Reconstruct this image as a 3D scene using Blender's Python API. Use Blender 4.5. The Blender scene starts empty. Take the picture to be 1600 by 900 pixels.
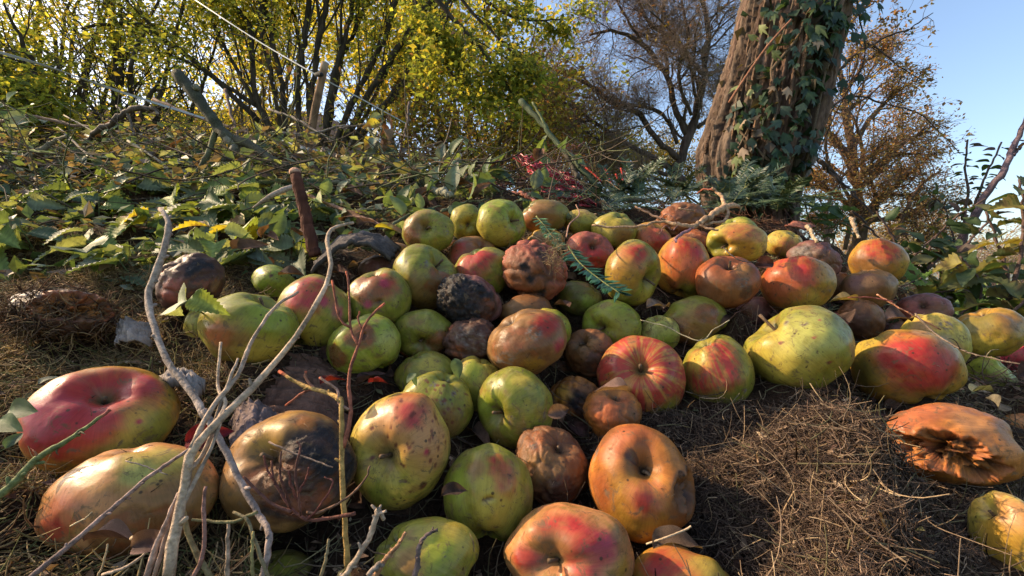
import bpy, math
import numpy as np
from mathutils import Vector, Matrix, Quaternion
R_ = math.radians
S = bpy.context.scene
COL = S.collection
# ------------------------------------------------------------ camera, sky, sun
CAMZ = 0.6
PITCH = R_(-1.0)
FPX = 700.0            # focal length in pixels of a 1600 px wide picture
cam_d = bpy.data.cameras.new('camera'); cam = bpy.data.objects.new('camera', cam_d); COL.objects.link(cam)
cam_d.sensor_width = 36; cam_d.lens = 36 * FPX / 1600; cam_d.clip_start = 0.01; cam_d.clip_end = 3000
cam.location = (0, 0, CAMZ); cam.rotation_euler = (R_(90) + PITCH, 0, 0)
S.camera = cam
SUN_DIR = Vector((-0.80, 0.20, 0.53)).normalized()      # towards the sun
elev = math.asin(SUN_DIR.z); azim = math.atan2(SUN_DIR.x, SUN_DIR.y)
W = bpy.data.worlds.new('World'); S.world = W; W.use_nodes = True
wn = W.node_tree; sky = wn.nodes.new('ShaderNodeTexSky'); sky.sky_type = 'NISHITA'; sky.sun_disc = False
sky.sun_elevation = elev; sky.sun_rotation = azim; sky.air_density = 1.0; sky.dust_density = 2.2; sky.ozone_density = 1.2
bg = wn.nodes['Background']; wn.links.new(sky.outputs[0], bg.inputs[0]); bg.inputs[1].default_value = 0.15
sun_d = bpy.data.lights.new('sun', 'SUN'); sun = bpy.data.objects.new('sun', sun_d); COL.objects.link(sun)
sun_d.energy = 3.9; sun_d.angle = R_(0.5); sun_d.color = (1.0, 0.74, 0.45)
sun.rotation_euler = SUN_DIR.to_track_quat('Z', 'Y').to_euler()
S.view_settings.view_transform = 'Standard'; S.view_settings.look = 'None'; S.view_settings.gamma = 1
S.view_settings.exposure = 1.02
S.cycles.max_bounces = 6
# ------------------------------------------------------------ helpers
_cp, _sp = math.cos(PITCH), math.sin(PITCH)
def ray(px, py):
    a = (px - 800) / FPX; b = (450 - py) / FPX
    return np.array([a, _cp - b * _sp, _sp + b * _cp])       # y (forward) is about 1
def at(px, py, d):
    """world point seen at this place of the picture, d metres ahead"""
    r = ray(px, py); r = r / r[1] * d
    return np.array([r[0], r[1], r[2] + CAMZ])
def ats(pts): return np.array([at(*p) for p in pts])
def nrm(v):
    v = np.asarray(v, float); return v / np.maximum(np.linalg.norm(v, axis=-1, keepdims=True), 1e-9)
def sstep(a, b, x):
    t = np.clip((x - a) / (b - a), 0, 1); return t * t * (3 - 2 * t)
def _hash(ix, iy, iz, seed):
    h = (ix.astype(np.int64) * 374761393 + iy.astype(np.int64) * 668265263 + iz.astype(np.int64) * 2147483647 + seed * 1274126177) & 0xffffffff
    h = ((h ^ (h >> 13)) * 1274126177) & 0xffffffff
    h = (h ^ (h >> 16)) & 0xffffffff
    return h / 4294967295.0
def vnoise(p, seed=0):
    p = np.asarray(p, float); i = np.floor(p).astype(np.int64); f = p - i; u = f * f * (3 - 2 * f); out = 0
    for dx in (0, 1):
        for dy in (0, 1):
            for dz in (0, 1):
                w = (u[:, 0] if dx else 1 - u[:, 0]) * (u[:, 1] if dy else 1 - u[:, 1]) * (u[:, 2] if dz else 1 - u[:, 2])
                out = out + w * _hash(i[:, 0] + dx, i[:, 1] + dy, i[:, 2] + dz, seed)
    return out
def fbm(p, oct=4, seed=0, rough=0.5):
    a, s, t = 1.0, 0.0, 0.0; p = np.asarray(p, float)
    for k in range(oct):
        s = s + a * vnoise(p + 17.3 * k, seed + k); t += a; a *= rough; p = p * 2.03
    return s / t
def mesh_np(name, V, F, mat=None, smooth=True, col=None, attrs=None, mats=None, midx=None):
    """V (N,3); F (M,k) int array or list of arrays with different k"""
    if not isinstance(F, (list, tuple)): F = [F]
    F = [np.asarray(f, np.int32) for f in F if len(f)]
    me = bpy.data.meshes.new(name); V = np.asarray(V, np.float32)
    nl = sum(f.size for f in F); npy = sum(len(f) for f in F)
    me.vertices.add(len(V)); me.vertices.foreach_set('co', V.ravel())
    me.loops.add(nl); me.loops.foreach_set('vertex_index', np.concatenate([f.ravel() for f in F]))
    me.polygons.add(npy); tot = np.concatenate([np.full(len(f), f.shape[1], np.int32) for f in F])
    st = np.concatenate([[0], np.cumsum(tot)[:-1]]).astype(np.int32)
    me.polygons.foreach_set('loop_start', st); me.polygons.foreach_set('loop_total', tot)
    me.polygons.foreach_set('use_smooth', np.full(npy, smooth, bool))
    if midx is not None: me.polygons.foreach_set('material_index', np.asarray(midx, np.int32))
    me.update(calc_edges=True)
    if col is not None:
        a = me.color_attributes.new('Col', 'FLOAT_COLOR', 'POINT')
        c = np.ones((len(V), 4), np.float32); c[:, :3] = col; a.data.foreach_set('color', c.ravel())
    for k, v in (attrs or {}).items():
        a = me.attributes.new(k, 'FLOAT', 'POINT'); a.data.foreach_set('value', np.asarray(v, np.float32))
    for m in ([mat] if mat else (mats or [])): me.materials.append(m)
    return me
def link(name, me, parent=None, loc=None, label=None, cat=None, group=None, kind=None):
    o = bpy.data.objects.new(name, me); COL.objects.link(o)
    if parent is not None: o.parent = parent
    if loc is not None: o.location = tuple(loc)
    if label: o['label'] = label
    if cat: o['category'] = cat
    if group: o['group'] = group
    if kind: o['kind'] = kind
    return o
def thing(name, loc, label, cat, group=None): return link(name, None, None, loc, label, cat, group)
def tubes(P, R, sides=6, cap=True):
    """P (N,K,3) paths, R (N,K) radii -> V, [F quads, F tris]"""
    P = np.asarray(P, float); R = np.asarray(R, float)
    if P.ndim == 2: P = P[None]; R = R[None]
    N, K, _ = P.shape
    T = np.zeros_like(P); T[:, 1:-1] = P[:, 2:] - P[:, :-2]; T[:, 0] = P[:, 1] - P[:, 0]; T[:, -1] = P[:, -1] - P[:, -2]; T = nrm(T)
    ref = np.where(np.abs(T[:, :1, 2:3]) > 0.8, np.array([1.0, 0, 0]), np.array([0, 0, 1.0])); u = np.zeros_like(P)
    v0 = ref[:, 0]
    for k in range(K):
        v0 = v0 - np.sum(v0 * T[:, k], -1, keepdims=True) * T[:, k]; v0 = nrm(v0); u[:, k] = v0
    w = np.cross(T, u)
    a = np.arange(sides) * 2 * np.pi / sides
    V = P[:, :, None] + R[:, :, None, None] * (np.cos(a)[:, None] * u[:, :, None] + np.sin(a)[:, None] * w[:, :, None])
    V = V.reshape(-1, 3); n = np.arange(N)[:, None, None] * K * sides; k = np.arange(K - 1)[None, :, None] * sides; s = np.arange(sides)[None, None]
    s2 = (s + 1) % sides
    F = np.stack([n + k + s, n + k + s2, n + k + sides + s2, n + k + sides + s], -1).reshape(-1, 4)
    Fs = [F]
    if cap and sides >= 3:
        base = np.arange(N)[:, None] * K * sides
        Fs.append(np.concatenate([base + np.arange(sides)[::-1], base + (K - 1) * sides + np.arange(sides)]))
    return V, Fs
class Bag:
    """collects geometry for one mesh"""
    def __init__(s): s.V = []; s.F = {}; s.C = []; s.n = 0
    def add(s, V, Fs, col=None):
        V = np.asarray(V, float)
        if not isinstance(Fs, (list, tuple)): Fs = [Fs]
        for f in Fs:
            f = np.asarray(f)
            if len(f): s.F.setdefault(f.shape[1], []).append(f + s.n)
        s.V.append(V); s.n += len(V)
        c = np.zeros((len(V), 3)) + (0.5 if col is None else np.asarray(col, float)); s.C.append(c)
        return s
    def mesh(s, name, mat, smooth=True):
        return mesh_np(name, np.concatenate(s.V), [np.concatenate(f) for f in s.F.values()], mat, smooth, np.concatenate(s.C))
def smooth_path(pts, n):
    """Catmull-Rom through points (K,d) resampled to n"""
    p = np.asarray(pts, float); k = len(p)
    if k == 2: t = np.linspace(0, 1, n)[:, None]; return p[0] * (1 - t) + p[1] * t
    q = np.vstack([2 * p[0] - p[1], p, 2 * p[-1] - p[-2]])
    t = np.linspace(0, k - 1, n); i = np.minimum(t.astype(int), k - 2); f = (t - i)[:, None]
    a, b, c, d = q[i], q[i + 1], q[i + 2], q[i + 3]
    return 0.5 * (2 * b + (c - a) * f + (2 * a - 5 * b + 4 * c - d) * f ** 2 + (3 * b - a - 3 * c + d) * f ** 3)
# ------------------------------------------------------------ materials
def nt(name):
    m = bpy.data.materials.new(name); m.use_nodes = True; t = m.node_tree; return m, t, t.nodes['Principled BSDF'], t.links
def attr(t, n, out='Color'):
    a = t.nodes.new('ShaderNodeAttribute'); a.attribute_name = n; return a.outputs[out]
def noise(t, scale, detail=4, rough=0.6, vec=None, dist=0.0):
    n = t.nodes.new('ShaderNodeTexNoise'); n.inputs['Scale'].default_value = scale; n.inputs['Detail'].default_value = detail
    n.inputs['Roughness'].default_value = rough; n.inputs['Distortion'].default_value = dist
    if vec is None:
        tc = t.nodes.new('ShaderNodeTexCoord'); vec = tc.outputs['Object']
    t.links.new(vec, n.inputs['Vector']); return n.outputs[0]
def ramp(t, fac, stops):
    r = t.nodes.new('ShaderNodeValToRGB'); e = r.color_ramp.elements
    while len(e) < len(stops): e.new(0.5)
    for el, (p, c) in zip(e, stops): el.position = p; el.color = (*c, 1) if len(c) == 3 else c
    t.links.new(fac, r.inputs[0]); return r.outputs[0]
def mixc(t, a, b, fac, mode='MIX'):
    m = t.nodes.new('ShaderNodeMix'); m.data_type = 'RGBA'; m.blend_type = mode
    for s, v in ((m.inputs[6], a), (m.inputs[7], b), (m.inputs[0], fac)):
        if isinstance(v, bpy.types.NodeSocket): t.links.new(v, s)
        elif isinstance(v, (int, float)): s.default_value = v
        else: s.default_value = (*v, 1)
    return m.outputs[2]
def mth(t, op, a, b=None):
    m = t.nodes.new('ShaderNodeMath'); m.operation = op
    for s, v in zip(m.inputs, (a, b)):
        if v is None: continue
        if isinstance(v, bpy.types.NodeSocket): t.links.new(v, s)
        else: s.default_value = v
    return m.outputs[0]
def bump(t, h, strength, dist):
    b = t.nodes.new('ShaderNodeBump'); b.inputs['Distance'].default_value = dist
    if isinstance(strength, bpy.types.NodeSocket): t.links.new(strength, b.inputs['Strength'])
    else: b.inputs['Strength'].default_value = strength
    t.links.new(h, b.inputs['Height']); return b.outputs[0]
def setspec(b, v):
    b.inputs['Specular IOR Level'].default_value = v
def mat_vc(name, rough=0.7, nscale=40, var=0.35, bstr=0.5, bdist=0.002, spec=0.3, trans=0.0, stretch=None):
    """vertex colour times fine grain; trans adds light shining through (leaves)"""
    m, t, b, L = nt(name)
    vec = None
    if stretch:
        tc = t.nodes.new('ShaderNodeTexCoord'); mp = t.nodes.new('ShaderNodeMapping'); mp.inputs['Scale'].default_value = stretch
        L.new(tc.outputs['Object'], mp.inputs['Vector']); vec = mp.outputs[0]
    n = noise(t, nscale, 4, 0.65, vec)
    g = ramp(t, n, [(0.3, (1 - var,) * 3), (0.7, (1 + var,) * 3)])
    c = mixc(t, attr(t, 'Col'), g, 1.0, 'MULTIPLY'); L.new(c, b.inputs['Base Color'])
    b.inputs['Roughness'].default_value = rough; setspec(b, spec)
    nb = bump(t, n, bstr, bdist); L.new(nb, b.inputs['Normal'])
    if trans > 0:
        tr = t.nodes.new('ShaderNodeBsdfTranslucent'); mx = t.nodes.new('ShaderNodeMixShader'); mx.inputs[0].default_value = trans
        cc = mixc(t, c, (1.8, 1.6, 0.6), 1.0, 'MULTIPLY'); L.new(cc, tr.inputs[0])
        L.new(b.outputs[0], mx.inputs[1]); L.new(tr.outputs[0], mx.inputs[2]); L.new(mx.outputs[0], t.nodes['Material Output'].inputs[0])
    return m
# ------------------------------------------------------------ the apples
C_ = dict(green=(.20, .20, .028), lime=(.22, .26, .028), pale=(.34, .34, .09), yell=(.41, .315, .055), gold=(.36, .20, .03), olive=(.13, .12, .025),
          peach=(.43, .20, .075), tan=(.22, .115, .040), brown=(.17, .072, .028), dark=(.075, .036, .024), rust=(.26, .075, .025), orange=(.34, .125, .025),
          black=(.014, .013, .015), grey=(.17, .15, .13), purp=(.17, .07, .06), red=(.33, .026, .022), pink=(.38, .045, .045), brick=(.30, .08, .05),
          mag=(.34, .04, .06), ored=(.38, .11, .045), cream=(.48, .38, .18), flesh=(.42, .17, .045))
# x, y, width, height in the photograph (1600 px wide); where the visible hollow is; skin; patches; wrinkling; label
# patch: kind, x, y, radius px   R/P/O/M red blushes, B brown, D dark brown, K black crust, G grey scab, H hole, T torn flesh, S spots, other letters: colours
AP = [
(669,361,78,67,(664,352),'green',[('tan',642,352,26),('B',640,372,18),('G',698,362,5)],0,'green apple with brown blush, hollow facing up, left end of the top row'),
(731,347,52,56,(733,350),'green',[('yell',720,335,18)],0,'small green apple wedged between two larger ones in the top row'),
(783,348,73,72,(812,343),'lime',[('yell',770,370,32)],0,'smooth bright yellow-green apple standing highest in the top row'),
(743,407,80,74,(765,384),'tan',[('R',725,392,26),('B',750,385,22),('green',770,410,14)],0,'reddish brown apple just behind the red and green one'),
(755,424,88,74,None,'green',[('P',735,412,32),('R',750,400,24),('G',790,452,5)],0,'apple half rosy red and half green above the black mouldy one'),
(664,432,96,99,(695,404),'green',[('tan',670,465,40),('B',690,440,26),('G',640,408,8),('G',666,410,9)],0,'large green apple with brownish underside and grey scabs on its shoulder'),
(592,466,97,92,None,'green',[('R',590,440,34),('B',575,445,30),('H',592,467,5),('M',575,470,8),('D',605,505,14),('M',598,442,9)],0,'red-brown and green apple with a single wormhole in its middle'),
(733,469,98,82,None,'purp',[('C',712,468,46),('C',700,445,26),('D',765,480,20)],.5,'apple coated half in crinkled black mould'),
(735,532,86,70,None,'dark',[('G',745,530,24),('G',720,520,14),('rust',700,512,12),('rust',712,545,12)],1,'squashed dark rotten apple under the black mouldy one'),
(823,536,126,108,None,'tan',[('B',815,545,45),('R',850,505,26),('M',870,540,14),('G',790,560,22),('G',830,520,14),('gold',835,570,20)],.15,'large brown apple with grey mould patches beside the small brown wrinkled one'),
(662,522,90,76,(657,541),'green',[('B',692,540,26),('D',690,553,14)],0,'green apple rotting brown on its right, hollow facing the viewer'),
(568,540,111,97,None,'lime',[('D',566,524,17),('B',562,526,24),('H',564,528,8),('B',525,555,22),('pale',605,540,22)],0,'green apple with a brown pecked hole behind the red twig'),
(490,488,114,115,None,'green',[('R',480,455,42),('P',470,470,30),('yell',470,520,36),('M',522,488,14),('M',500,472,9),('H',523,488,3)],0,'apple with streaky red top and yellow base behind the pale forked twig'),
(388,514,160,115,(420,466),'green',[('tan',345,530,42),('O',335,520,26),('yell',400,555,40),('lime',420,490,40)],0,'big smooth green apple flushed brown on its left, right of the pale curved twig'),
(320,508,64,68,None,'yell',[('green',320,500,20)],0,'yellowish apple peeping out behind the big green one on the left'),
(427,440,66,52,None,'lime',[('D',422,431,3)],0,'bright green apple half buried under leaves at the left edge of the pile'),
(592,421,62,46,None,'dark',[('purp',580,418,20)],.3,'dark brown apple in the shade under the curled bark'),
(297,441,104,90,None,'dark',[('brick',265,450,26),('K',310,420,24),('D',320,450,36),('H',252,415,12),('tan',338,450,14)],.45,'dark mottled rotten apple lying alone beside the nettles'),
(92,490,180,78,(85,468),'dark',[('T',95,476,40),('T',55,480,30),('T',135,484,32),('orange',45,486,12),('orange',140,488,18),('orange',100,500,10),('C',15,505,30),('dark',90,515,40)],.5,'collapsed rotten apple torn open to its orange flesh in the grass clippings'),
(493,570,64,54,None,'green',[('orange',478,552,10),('tan',500,575,16)],0,'green-brown apple peeping over the rotten bark slab'),
(662,585,90,72,None,'green',[('yell',665,570,20)],0,'green apple lying behind the one with mottled skin'),
(682,633,110,106,None,'green',[('tan',690,660,36),('G',710,615,7),('G',678,600,7),('G',690,628,8),('S',690,630,45)],0,'green apple mottled with grey russet, behind the spotted one'),
(745,603,78,92,None,'yell',[('green',750,620,30),('lime',740,580,20)],0,'plain yellow-green apple between two green ones in the middle'),
(805,637,112,124,(768,655),'green',[('lime',760,640,28),('G',820,612,8),('G',850,650,8),('G',795,660,8),('yell',820,600,22)],0,'green apple with a creased pale hollow at its left side'),
(920,551,76,74,(905,528),'brown',[('tan',912,535,24),('D',935,570,24)],.6,'small brown wrinkled apple between the large brown one and the bright green one'),
(956,508,88,78,(934,513),'lime',[('green',970,520,40)],0,'bright green apple in the centre of the pile, hollow at its left'),
(858,512,66,60,None,'lime',[('yell',850,490,20)],0,'green apple showing only a rim behind the large brown one'),
(820,488,84,56,None,'brown',[('tan',800,480,24)],.2,'brown apple low in the shade between black mould and wrinkled apple'),
(905,466,68,54,None,'olive',[('lime',922,470,14)],0,'olive green apple deep in the shade behind the yew twig'),
(835,423,99,94,None,'brick',[('brown',820,440,46),('K',822,418,7),('K',830,435,6),('K',845,455,6),('K',850,395,8),('rust',870,405,20)],1,'red-brown apple deeply wrinkled and cracked, left of the dead grass tuft'),
(922,394,76,64,(931,381),'brick',[('rust',900,400,24),('red',925,400,26)],.4,'wrinkled brick-red apple behind the yew twig'),
(989,425,83,99,(1022,438),'green',[('O',985,405,36),('R',1000,392,20),('gold',975,430,30),('yell',1010,470,24)],0,'two-lobed apple with orange-red shoulder in the upper middle'),
(1067,418,82,96,None,'gold',[('R',1065,400,40),('P',1085,395,20),('O',1060,440,36),('green',1075,458,20)],0,'tall rosy apple under the gnarled root twig'),
(1138,440,98,78,(1143,407),'rust',[('dark',1120,455,30),('brown',1140,460,40),('G',1165,440,14),('tan',1165,418,18),('D',1170,455,14)],.15,'glossy reddish brown rotten apple with hollow on top'),
(1151,378,92,60,(1128,384),'yell',[('O',1165,365,30),('green',1115,385,20),('gold',1160,390,24)],0,'yellow and orange apple with a bump beside its hollow, under the gnarled twig'),
(1152,364,64,50,None,'lime',[('yell',1150,350,20)],0,'green apple peeping over the yellow and orange one'),
(1063,344,75,56,None,'brown',[('rust',1045,335,20),('dark',1070,335,16)],.7,'brown wrinkled apple at the top of the pile behind the root twig'),
(1018,372,60,50,None,'gold',[('P',1030,365,24),('O',1020,375,24),('R',1035,375,16)],0,'small red and yellow apple in front of the brown wrinkled one at the top'),
(959,358,68,53,None,'green',[('yell',950,350,26),('tan',975,365,18),('G',945,350,6)],0,'dull yellow-green apple in the back row left of the small red one'),
(910,348,58,42,None,'yell',[('green',920,355,20)],0,'small yellow apple in the back row beside the dead grass tuft'),
(852,338,72,52,None,'olive',[('O',835,342,24),('tan',850,330,28),('green',880,330,14)],0,'brownish olive apple in the back row right of the brightest green one'),
(850,380,60,44,None,'gold',[('brown',840,378,18)],.2,'golden brown apple half hidden behind the cracked wrinkled one'),
(1083,503,104,80,None,'green',[('B',1068,520,28),('tan',1100,505,36),('D',1062,512,12),('B',1110,490,20)],0,'green apple stained brown lying below the tall rosy one'),
(1180,489,62,50,None,'purp',[('brown',1170,485,18)],.2,'small purplish brown apple in the shade beside the glossy brown one'),
(1155,527,60,44,None,'rust',[('orange',1150,518,14)],.5,'small orange-brown rotten apple left of the big yellow-green one'),
(1030,521,62,56,None,'pale',[('lime',1040,535,24)],.1,'pale green apple with a ragged edge behind the red striped one'),
(1002,590,140,132,(1001,570),'yell',[('X',1002,570,75),('green',1040,640,34),('tan',1002,575,16)],0,'red striped apple seen straight into its hollow'),
(1122,581,109,112,None,'green',[('X',1110,570,40),('yell',1090,560,24),('olive',1120,625,30),('G',1165,605,5)],0,'upright green apple with faint red stripes at the edge of the grass clippings'),
(1249,544,175,135,(1190,500),'green',[('yell',1230,545,60),('pale',1270,520,50),('G',1255,505,7),('G',1234,492,8),('G',1230,503,6),('M',1278,500,3),('M',1272,525,3),('M',1224,533,3),('D',1298,560,4)],0,'largest yellow-green apple sitting on top of the grass clippings'),
(1247,444,122,90,None,'gold',[('R',1230,420,50),('P',1255,435,26),('red',1260,430,12),('O',1220,450,40),('yell',1270,475,26),('G',1300,455,5)],0,'large red apple with yellow base between glossy brown and yellow-green ones'),
(1272,406,84,60,None,'purp',[('grey',1258,395,22),('G',1262,397,26),('brown',1295,410,24)],.7,'brown apple with crusty grey-brown skin behind the large red one'),
(1224,381,58,42,None,'yell',[('O',1235,385,18),('orange',1215,390,10)],0,'small yellow-orange apple under green grass blades at the back'),
(1373,408,92,70,None,'gold',[('R',1380,395,32),('brown',1345,410,20),('tan',1370,425,28)],0,'reddish apple perched at the right end of the pile against the bushes'),
(1358,452,88,62,None,'tan',[('purp',1345,440,24),('brown',1370,455,24),('peach',1360,440,12)],.2,'greyish brown apple just below the reddish one on the right end'),
(1345,497,74,62,None,'brown',[('dark',1340,505,24),('tan',1368,480,10)],.3,'dark brown apple under dry leaves behind the big red and yellow one'),
(1444,484,90,52,(1445,474),'purp',[('brick',1420,485,24),('brown',1470,485,20)],.4,'flattened purple-brown rotten apple with a black hollow on the far right slope'),
(1460,534,112,88,None,'yell',[('tan',1440,520,26),('G',1480,510,14),('grey',1475,540,18),('peach',1490,550,20)],.1,'yellow apple with greyish skin behind the big red and yellow one'),
(1420,578,186,127,None,'gold',[('P',1455,575,60),('red',1480,580,36),('R',1420,560,50),('yell',1350,545,34),('olive',1355,590,36)],0,'big apple yellow on its left and deep red on its right'),
(1547,520,126,79,None,'gold',[('olive',1530,505,34),('tan',1580,500,24),('yell',1540,540,30)],0,'egg-shaped golden apple near the right edge'),
(1549,597,80,78,None,'lime',[('pale',1570,580,18),('green',1545,610,30)],0,'pale green apple with a cut edge at the right below the golden one'),
(1600,566,72,52,None,'mag',[('pink',1590,560,16)],0,'magenta apple cut off by the right edge'),
(1496,694,232,130,None,'orange',[('ored',1440,650,50),('T',1460,705,38),('T',1520,700,40),('T',1560,720,34),('T',1490,690,26),('brown',1420,660,20),('peach',1540,650,30)],.3,'long orange-brown rotten apple torn open along its underside'),
(1597,668,64,44,None,'orange',[('peach',1590,660,18)],0,'small orange apple at the right edge above the torn one'),
(1579,833,128,134,(1540,798),'yell',[('gold',1560,850,46),('peach',1580,800,40),('B',1560,815,5)],0,'yellow apple in the bottom right corner'),
(1075,926,176,150,None,'gold',[('O',1060,880,60),('R',1040,890,36),('yell',1120,880,36),('G',1135,895,6)],0,'orange-red apple cut off by the bottom edge'),
(889,869,205,168,(855,884),'peach',[('P',910,860,60),('M',930,850,30),('R',880,830,50),('tan',860,860,36),('red',815,880,26),('gold',970,880,20)],0,'large pinkish red apple with a stem hollow at the bottom edge'),
(1003,756,168,188,(1013,727),'orange',[('rust',1000,680,40),('ored',960,700,40),('brown',985,730,22),('gold',1000,800,60),('O',1010,780,40),('K',1066,737,6),('H',1068,765,24),('H',1083,752,26),('H',1080,780,22),('H',1086,770,20),('D',1078,735,12),('brown',1060,790,24),('G',930,720,14),('D',990,715,12),('red',1010,785,16),('G',945,700,8),('D',930,712,5),('rust',940,780,34),('D',1013,727,14),('brown',950,690,26)],.22,'big orange rotten apple with deep hollow and torn right edge'),
(862,729,112,124,(882,692),'brown',[('tan',850,720,40),('rust',840,690,24),('G',835,700,10),('D',880,770,30),('G',825,715,7)],.6,'brown wrinkled apple with a pit left of the big orange one'),
(900,627,84,78,None,'orange',[('K',905,630,18),('gold',875,620,20),('brown',920,610,20),('D',915,645,18)],.6,'glossy orange-brown rotten apple with black rough patch, under the dry leaf'),
(957,644,88,80,(965,612),'orange',[('ored',945,640,30),('rust',975,620,20),('brown',985,650,22)],.35,'sagging orange rotten apple capped by a dry leaf'),
(663,880,172,146,None,'green',[('yell',700,840,50),('tan',640,870,30),('lime',680,860,30),('G',690,870,5)],0,'green apple at the bottom edge between twigs and pink apple'),
(763,773,141,162,None,'green',[('R',780,735,22),('yell',780,800,50),('O',790,760,30),('tan',745,740,22),('Z',763,787,9),('G',756,754,4),('lime',715,760,26)],0,'tall green apple with a small mouth-like slit'),
(625,705,158,186,(597,720),'yell',[('peach',610,660,60),('O',640,640,50),('peach',670,700,55),('P',640,660,30),('green',590,775,26),('S',650,680,75),('H',597,722,6),('D',657,762,8),('M',660,716,6)],0,'yellow and pink apple covered with dark spots'),
(450,737,216,192,(400,703),'tan',[('gold',430,670,60),('K',500,728,70),('K',455,760,60),('K',420,745,26),('D',440,760,50),('B',400,740,40),('D',480,790,50),('orange',470,665,20),('rust',500,790,14)],.15,'big brown apple with a wet black rotten side behind the thin upright twig'),
(154,659,258,174,(150,604),'gold',[('P',120,620,95),('red',90,640,70),('R',80,650,85),('M',60,640,60),('R',180,600,60),('R',150,600,60),('P',220,610,40),('yell',200,690,60),('green',230,680,40),('olive',160,730,40),('M',198,664,6),('tan',150,604,20),('pink',140,660,36)],0,'largest red and yellow apple with a wide hollow at the left edge'),
(198,783,292,184,None,'peach',[('O',80,780,50),('yell',230,730,60),('tan',250,800,70),('B',200,840,70),('R',70,800,30),('M',238,734,6),('G',134,750,6),('pale',190,740,30)],0,'long peach-coloured apple lying under the twigs at bottom left'),
(430,905,130,92,None,'olive',[('green',430,880,30)],0,'olive green apple in deep shade behind the twigs at the bottom'),
(1088, 380, 58, 44, None, 'rust', [('dark', 1080, 375, 16), ('brick', 1095, 388, 16)], 1, 'small crumbled dark red rotten apple under the gnarled root twig'),
(1312, 446, 56, 46, None, 'brown', [('tan', 1305, 440, 14)], 0.3, 'small brown apple squeezed behind the large red and yellow-based one'),
(1216, 478, 50, 42, None, 'brick', [('brown', 1210, 476, 14)], 0.3, 'small brick-brown apple between glossy brown and large red ones'),
(965, 452, 54, 50, None, 'brown', [('olive', 960, 450, 14)], 0.2, 'small brown apple in the shade below the two-lobed one'),
(870, 585, 56, 48, None, 'brown', [('dark', 875, 590, 16)], 0.5, 'small brown wrinkled apple under the large brown and red one'),
(703, 655, 54, 50, None, 'dark', [('brown', 700, 650, 14)], 0.6, 'small dark rotten apple between the spotted one and two green ones'),
(1395, 520, 58, 46, None, 'brown', [('purp', 1390, 512, 16)], 0.4, 'small brown apple above the big yellow and red one'),
(622, 402, 56, 46, None, 'tan', [('brown', 615, 400, 14)], 0.1, 'small brown apple half hidden below the left end of the top row'),
(1300, 510, 50, 44, None, 'brick', [('dark', 1296, 508, 14)], 0.6, 'small brick-red rotten apple behind the largest yellow-green one'),
(640, 560, 58, 46, None, 'olive', [('brown', 630, 556, 16)], 0.1, 'olive apple in the shade below the one rotting brown'),
(905, 408, 46, 40, None, 'brown', [], 0.3, 'tiny brown apple under the wrinkled brick-red one'),
(1480, 560, 56, 48, None, 'tan', [('grey', 1475, 555, 12)], 0.3, 'small greyish tan apple right of the big red one'),
]
AP = [(a[0], a[1] + (1 if a[2] < 116 else 0), a[2] * (1.06 if a[2] < 116 else 1.0), a[3] * (1.06 if a[2] < 116 else 1.0)) + tuple(a[4:]) for a in AP]   # their hidden rims reach a little further
NA = len(AP)
cosang = lambda r: r[1] * _cp / np.linalg.norm(r) + r[2] * _sp / np.linalg.norm(r)
_dir = []; _al = []
for a in AP:
    r = ray(a[0], a[1]); _dir.append(r / np.linalg.norm(r))
    ct = 1 / math.sqrt(1 + ((a[0] - 800) / FPX) ** 2 + ((450 - a[1]) / FPX) ** 2)
    _al.append(math.sqrt(a[2] * a[3]) / (2 * FPX) * ct ** 1.5)
A_dir = np.array(_dir); A_al = np.array(_al)
def settle():
    """distance of each apple: sizes of 6 to 11 cm, pushed apart along the line of sight until none sinks into another"""
    s = np.sin(A_al); yy = np.array([a[1] for a in AP], float); xx = np.array([a[0] for a in AP], float); hh = np.array([a[3] for a in AP], float)
    D0 = 0.042 / s
    # heap profile: fit log distance with a smooth function of place, keep a third of the individual size
    X = np.stack([np.ones(NA), xx / 800 - 1, yy / 450 - 1, (xx / 800 - 1) ** 2, (yy / 450 - 1) ** 2, (xx / 800 - 1) * (yy / 450 - 1)], 1)
    co = np.linalg.lstsq(X, np.log(D0), rcond=None)[0]; fit = X @ co
    D = np.exp(0.75 * fit + 0.25 * np.log(D0))
    for k_ in range(NA):
        if 'bottom right corner' in AP[k_][8]: D[k_] *= .70
        if 'torn open along' in AP[k_][8]: D[k_] *= .86
        if 'small orange apple at the right edge' in AP[k_][8]: D[k_] *= .8
    Dp = D.copy()
    low = yy + 0.25 * hh                          # who is in front: the one reaching lower
    for it in range(600):
        P = A_dir * D[:, None]; Rr = D * s * 0.93
        d = P[:, None] - P[None]; dist = np.linalg.norm(d, axis=-1) + np.eye(NA)
        ov = np.maximum(Rr[:, None] + Rr[None] - dist, 0) * (1 - np.eye(NA))
        sg = np.where(low[:, None] > low[None], -1.0, 1.0)       # in front -> nearer
        push = (ov * sg).sum(1)
        D = D + 0.25 * push - 0.015 * (D - Dp)
    return D, ov
A_D, _ov = settle()
A_R = A_D * np.sin(A_al); A_P = A_dir * A_D[:, None] + np.array([0, 0, CAMZ])
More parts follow.
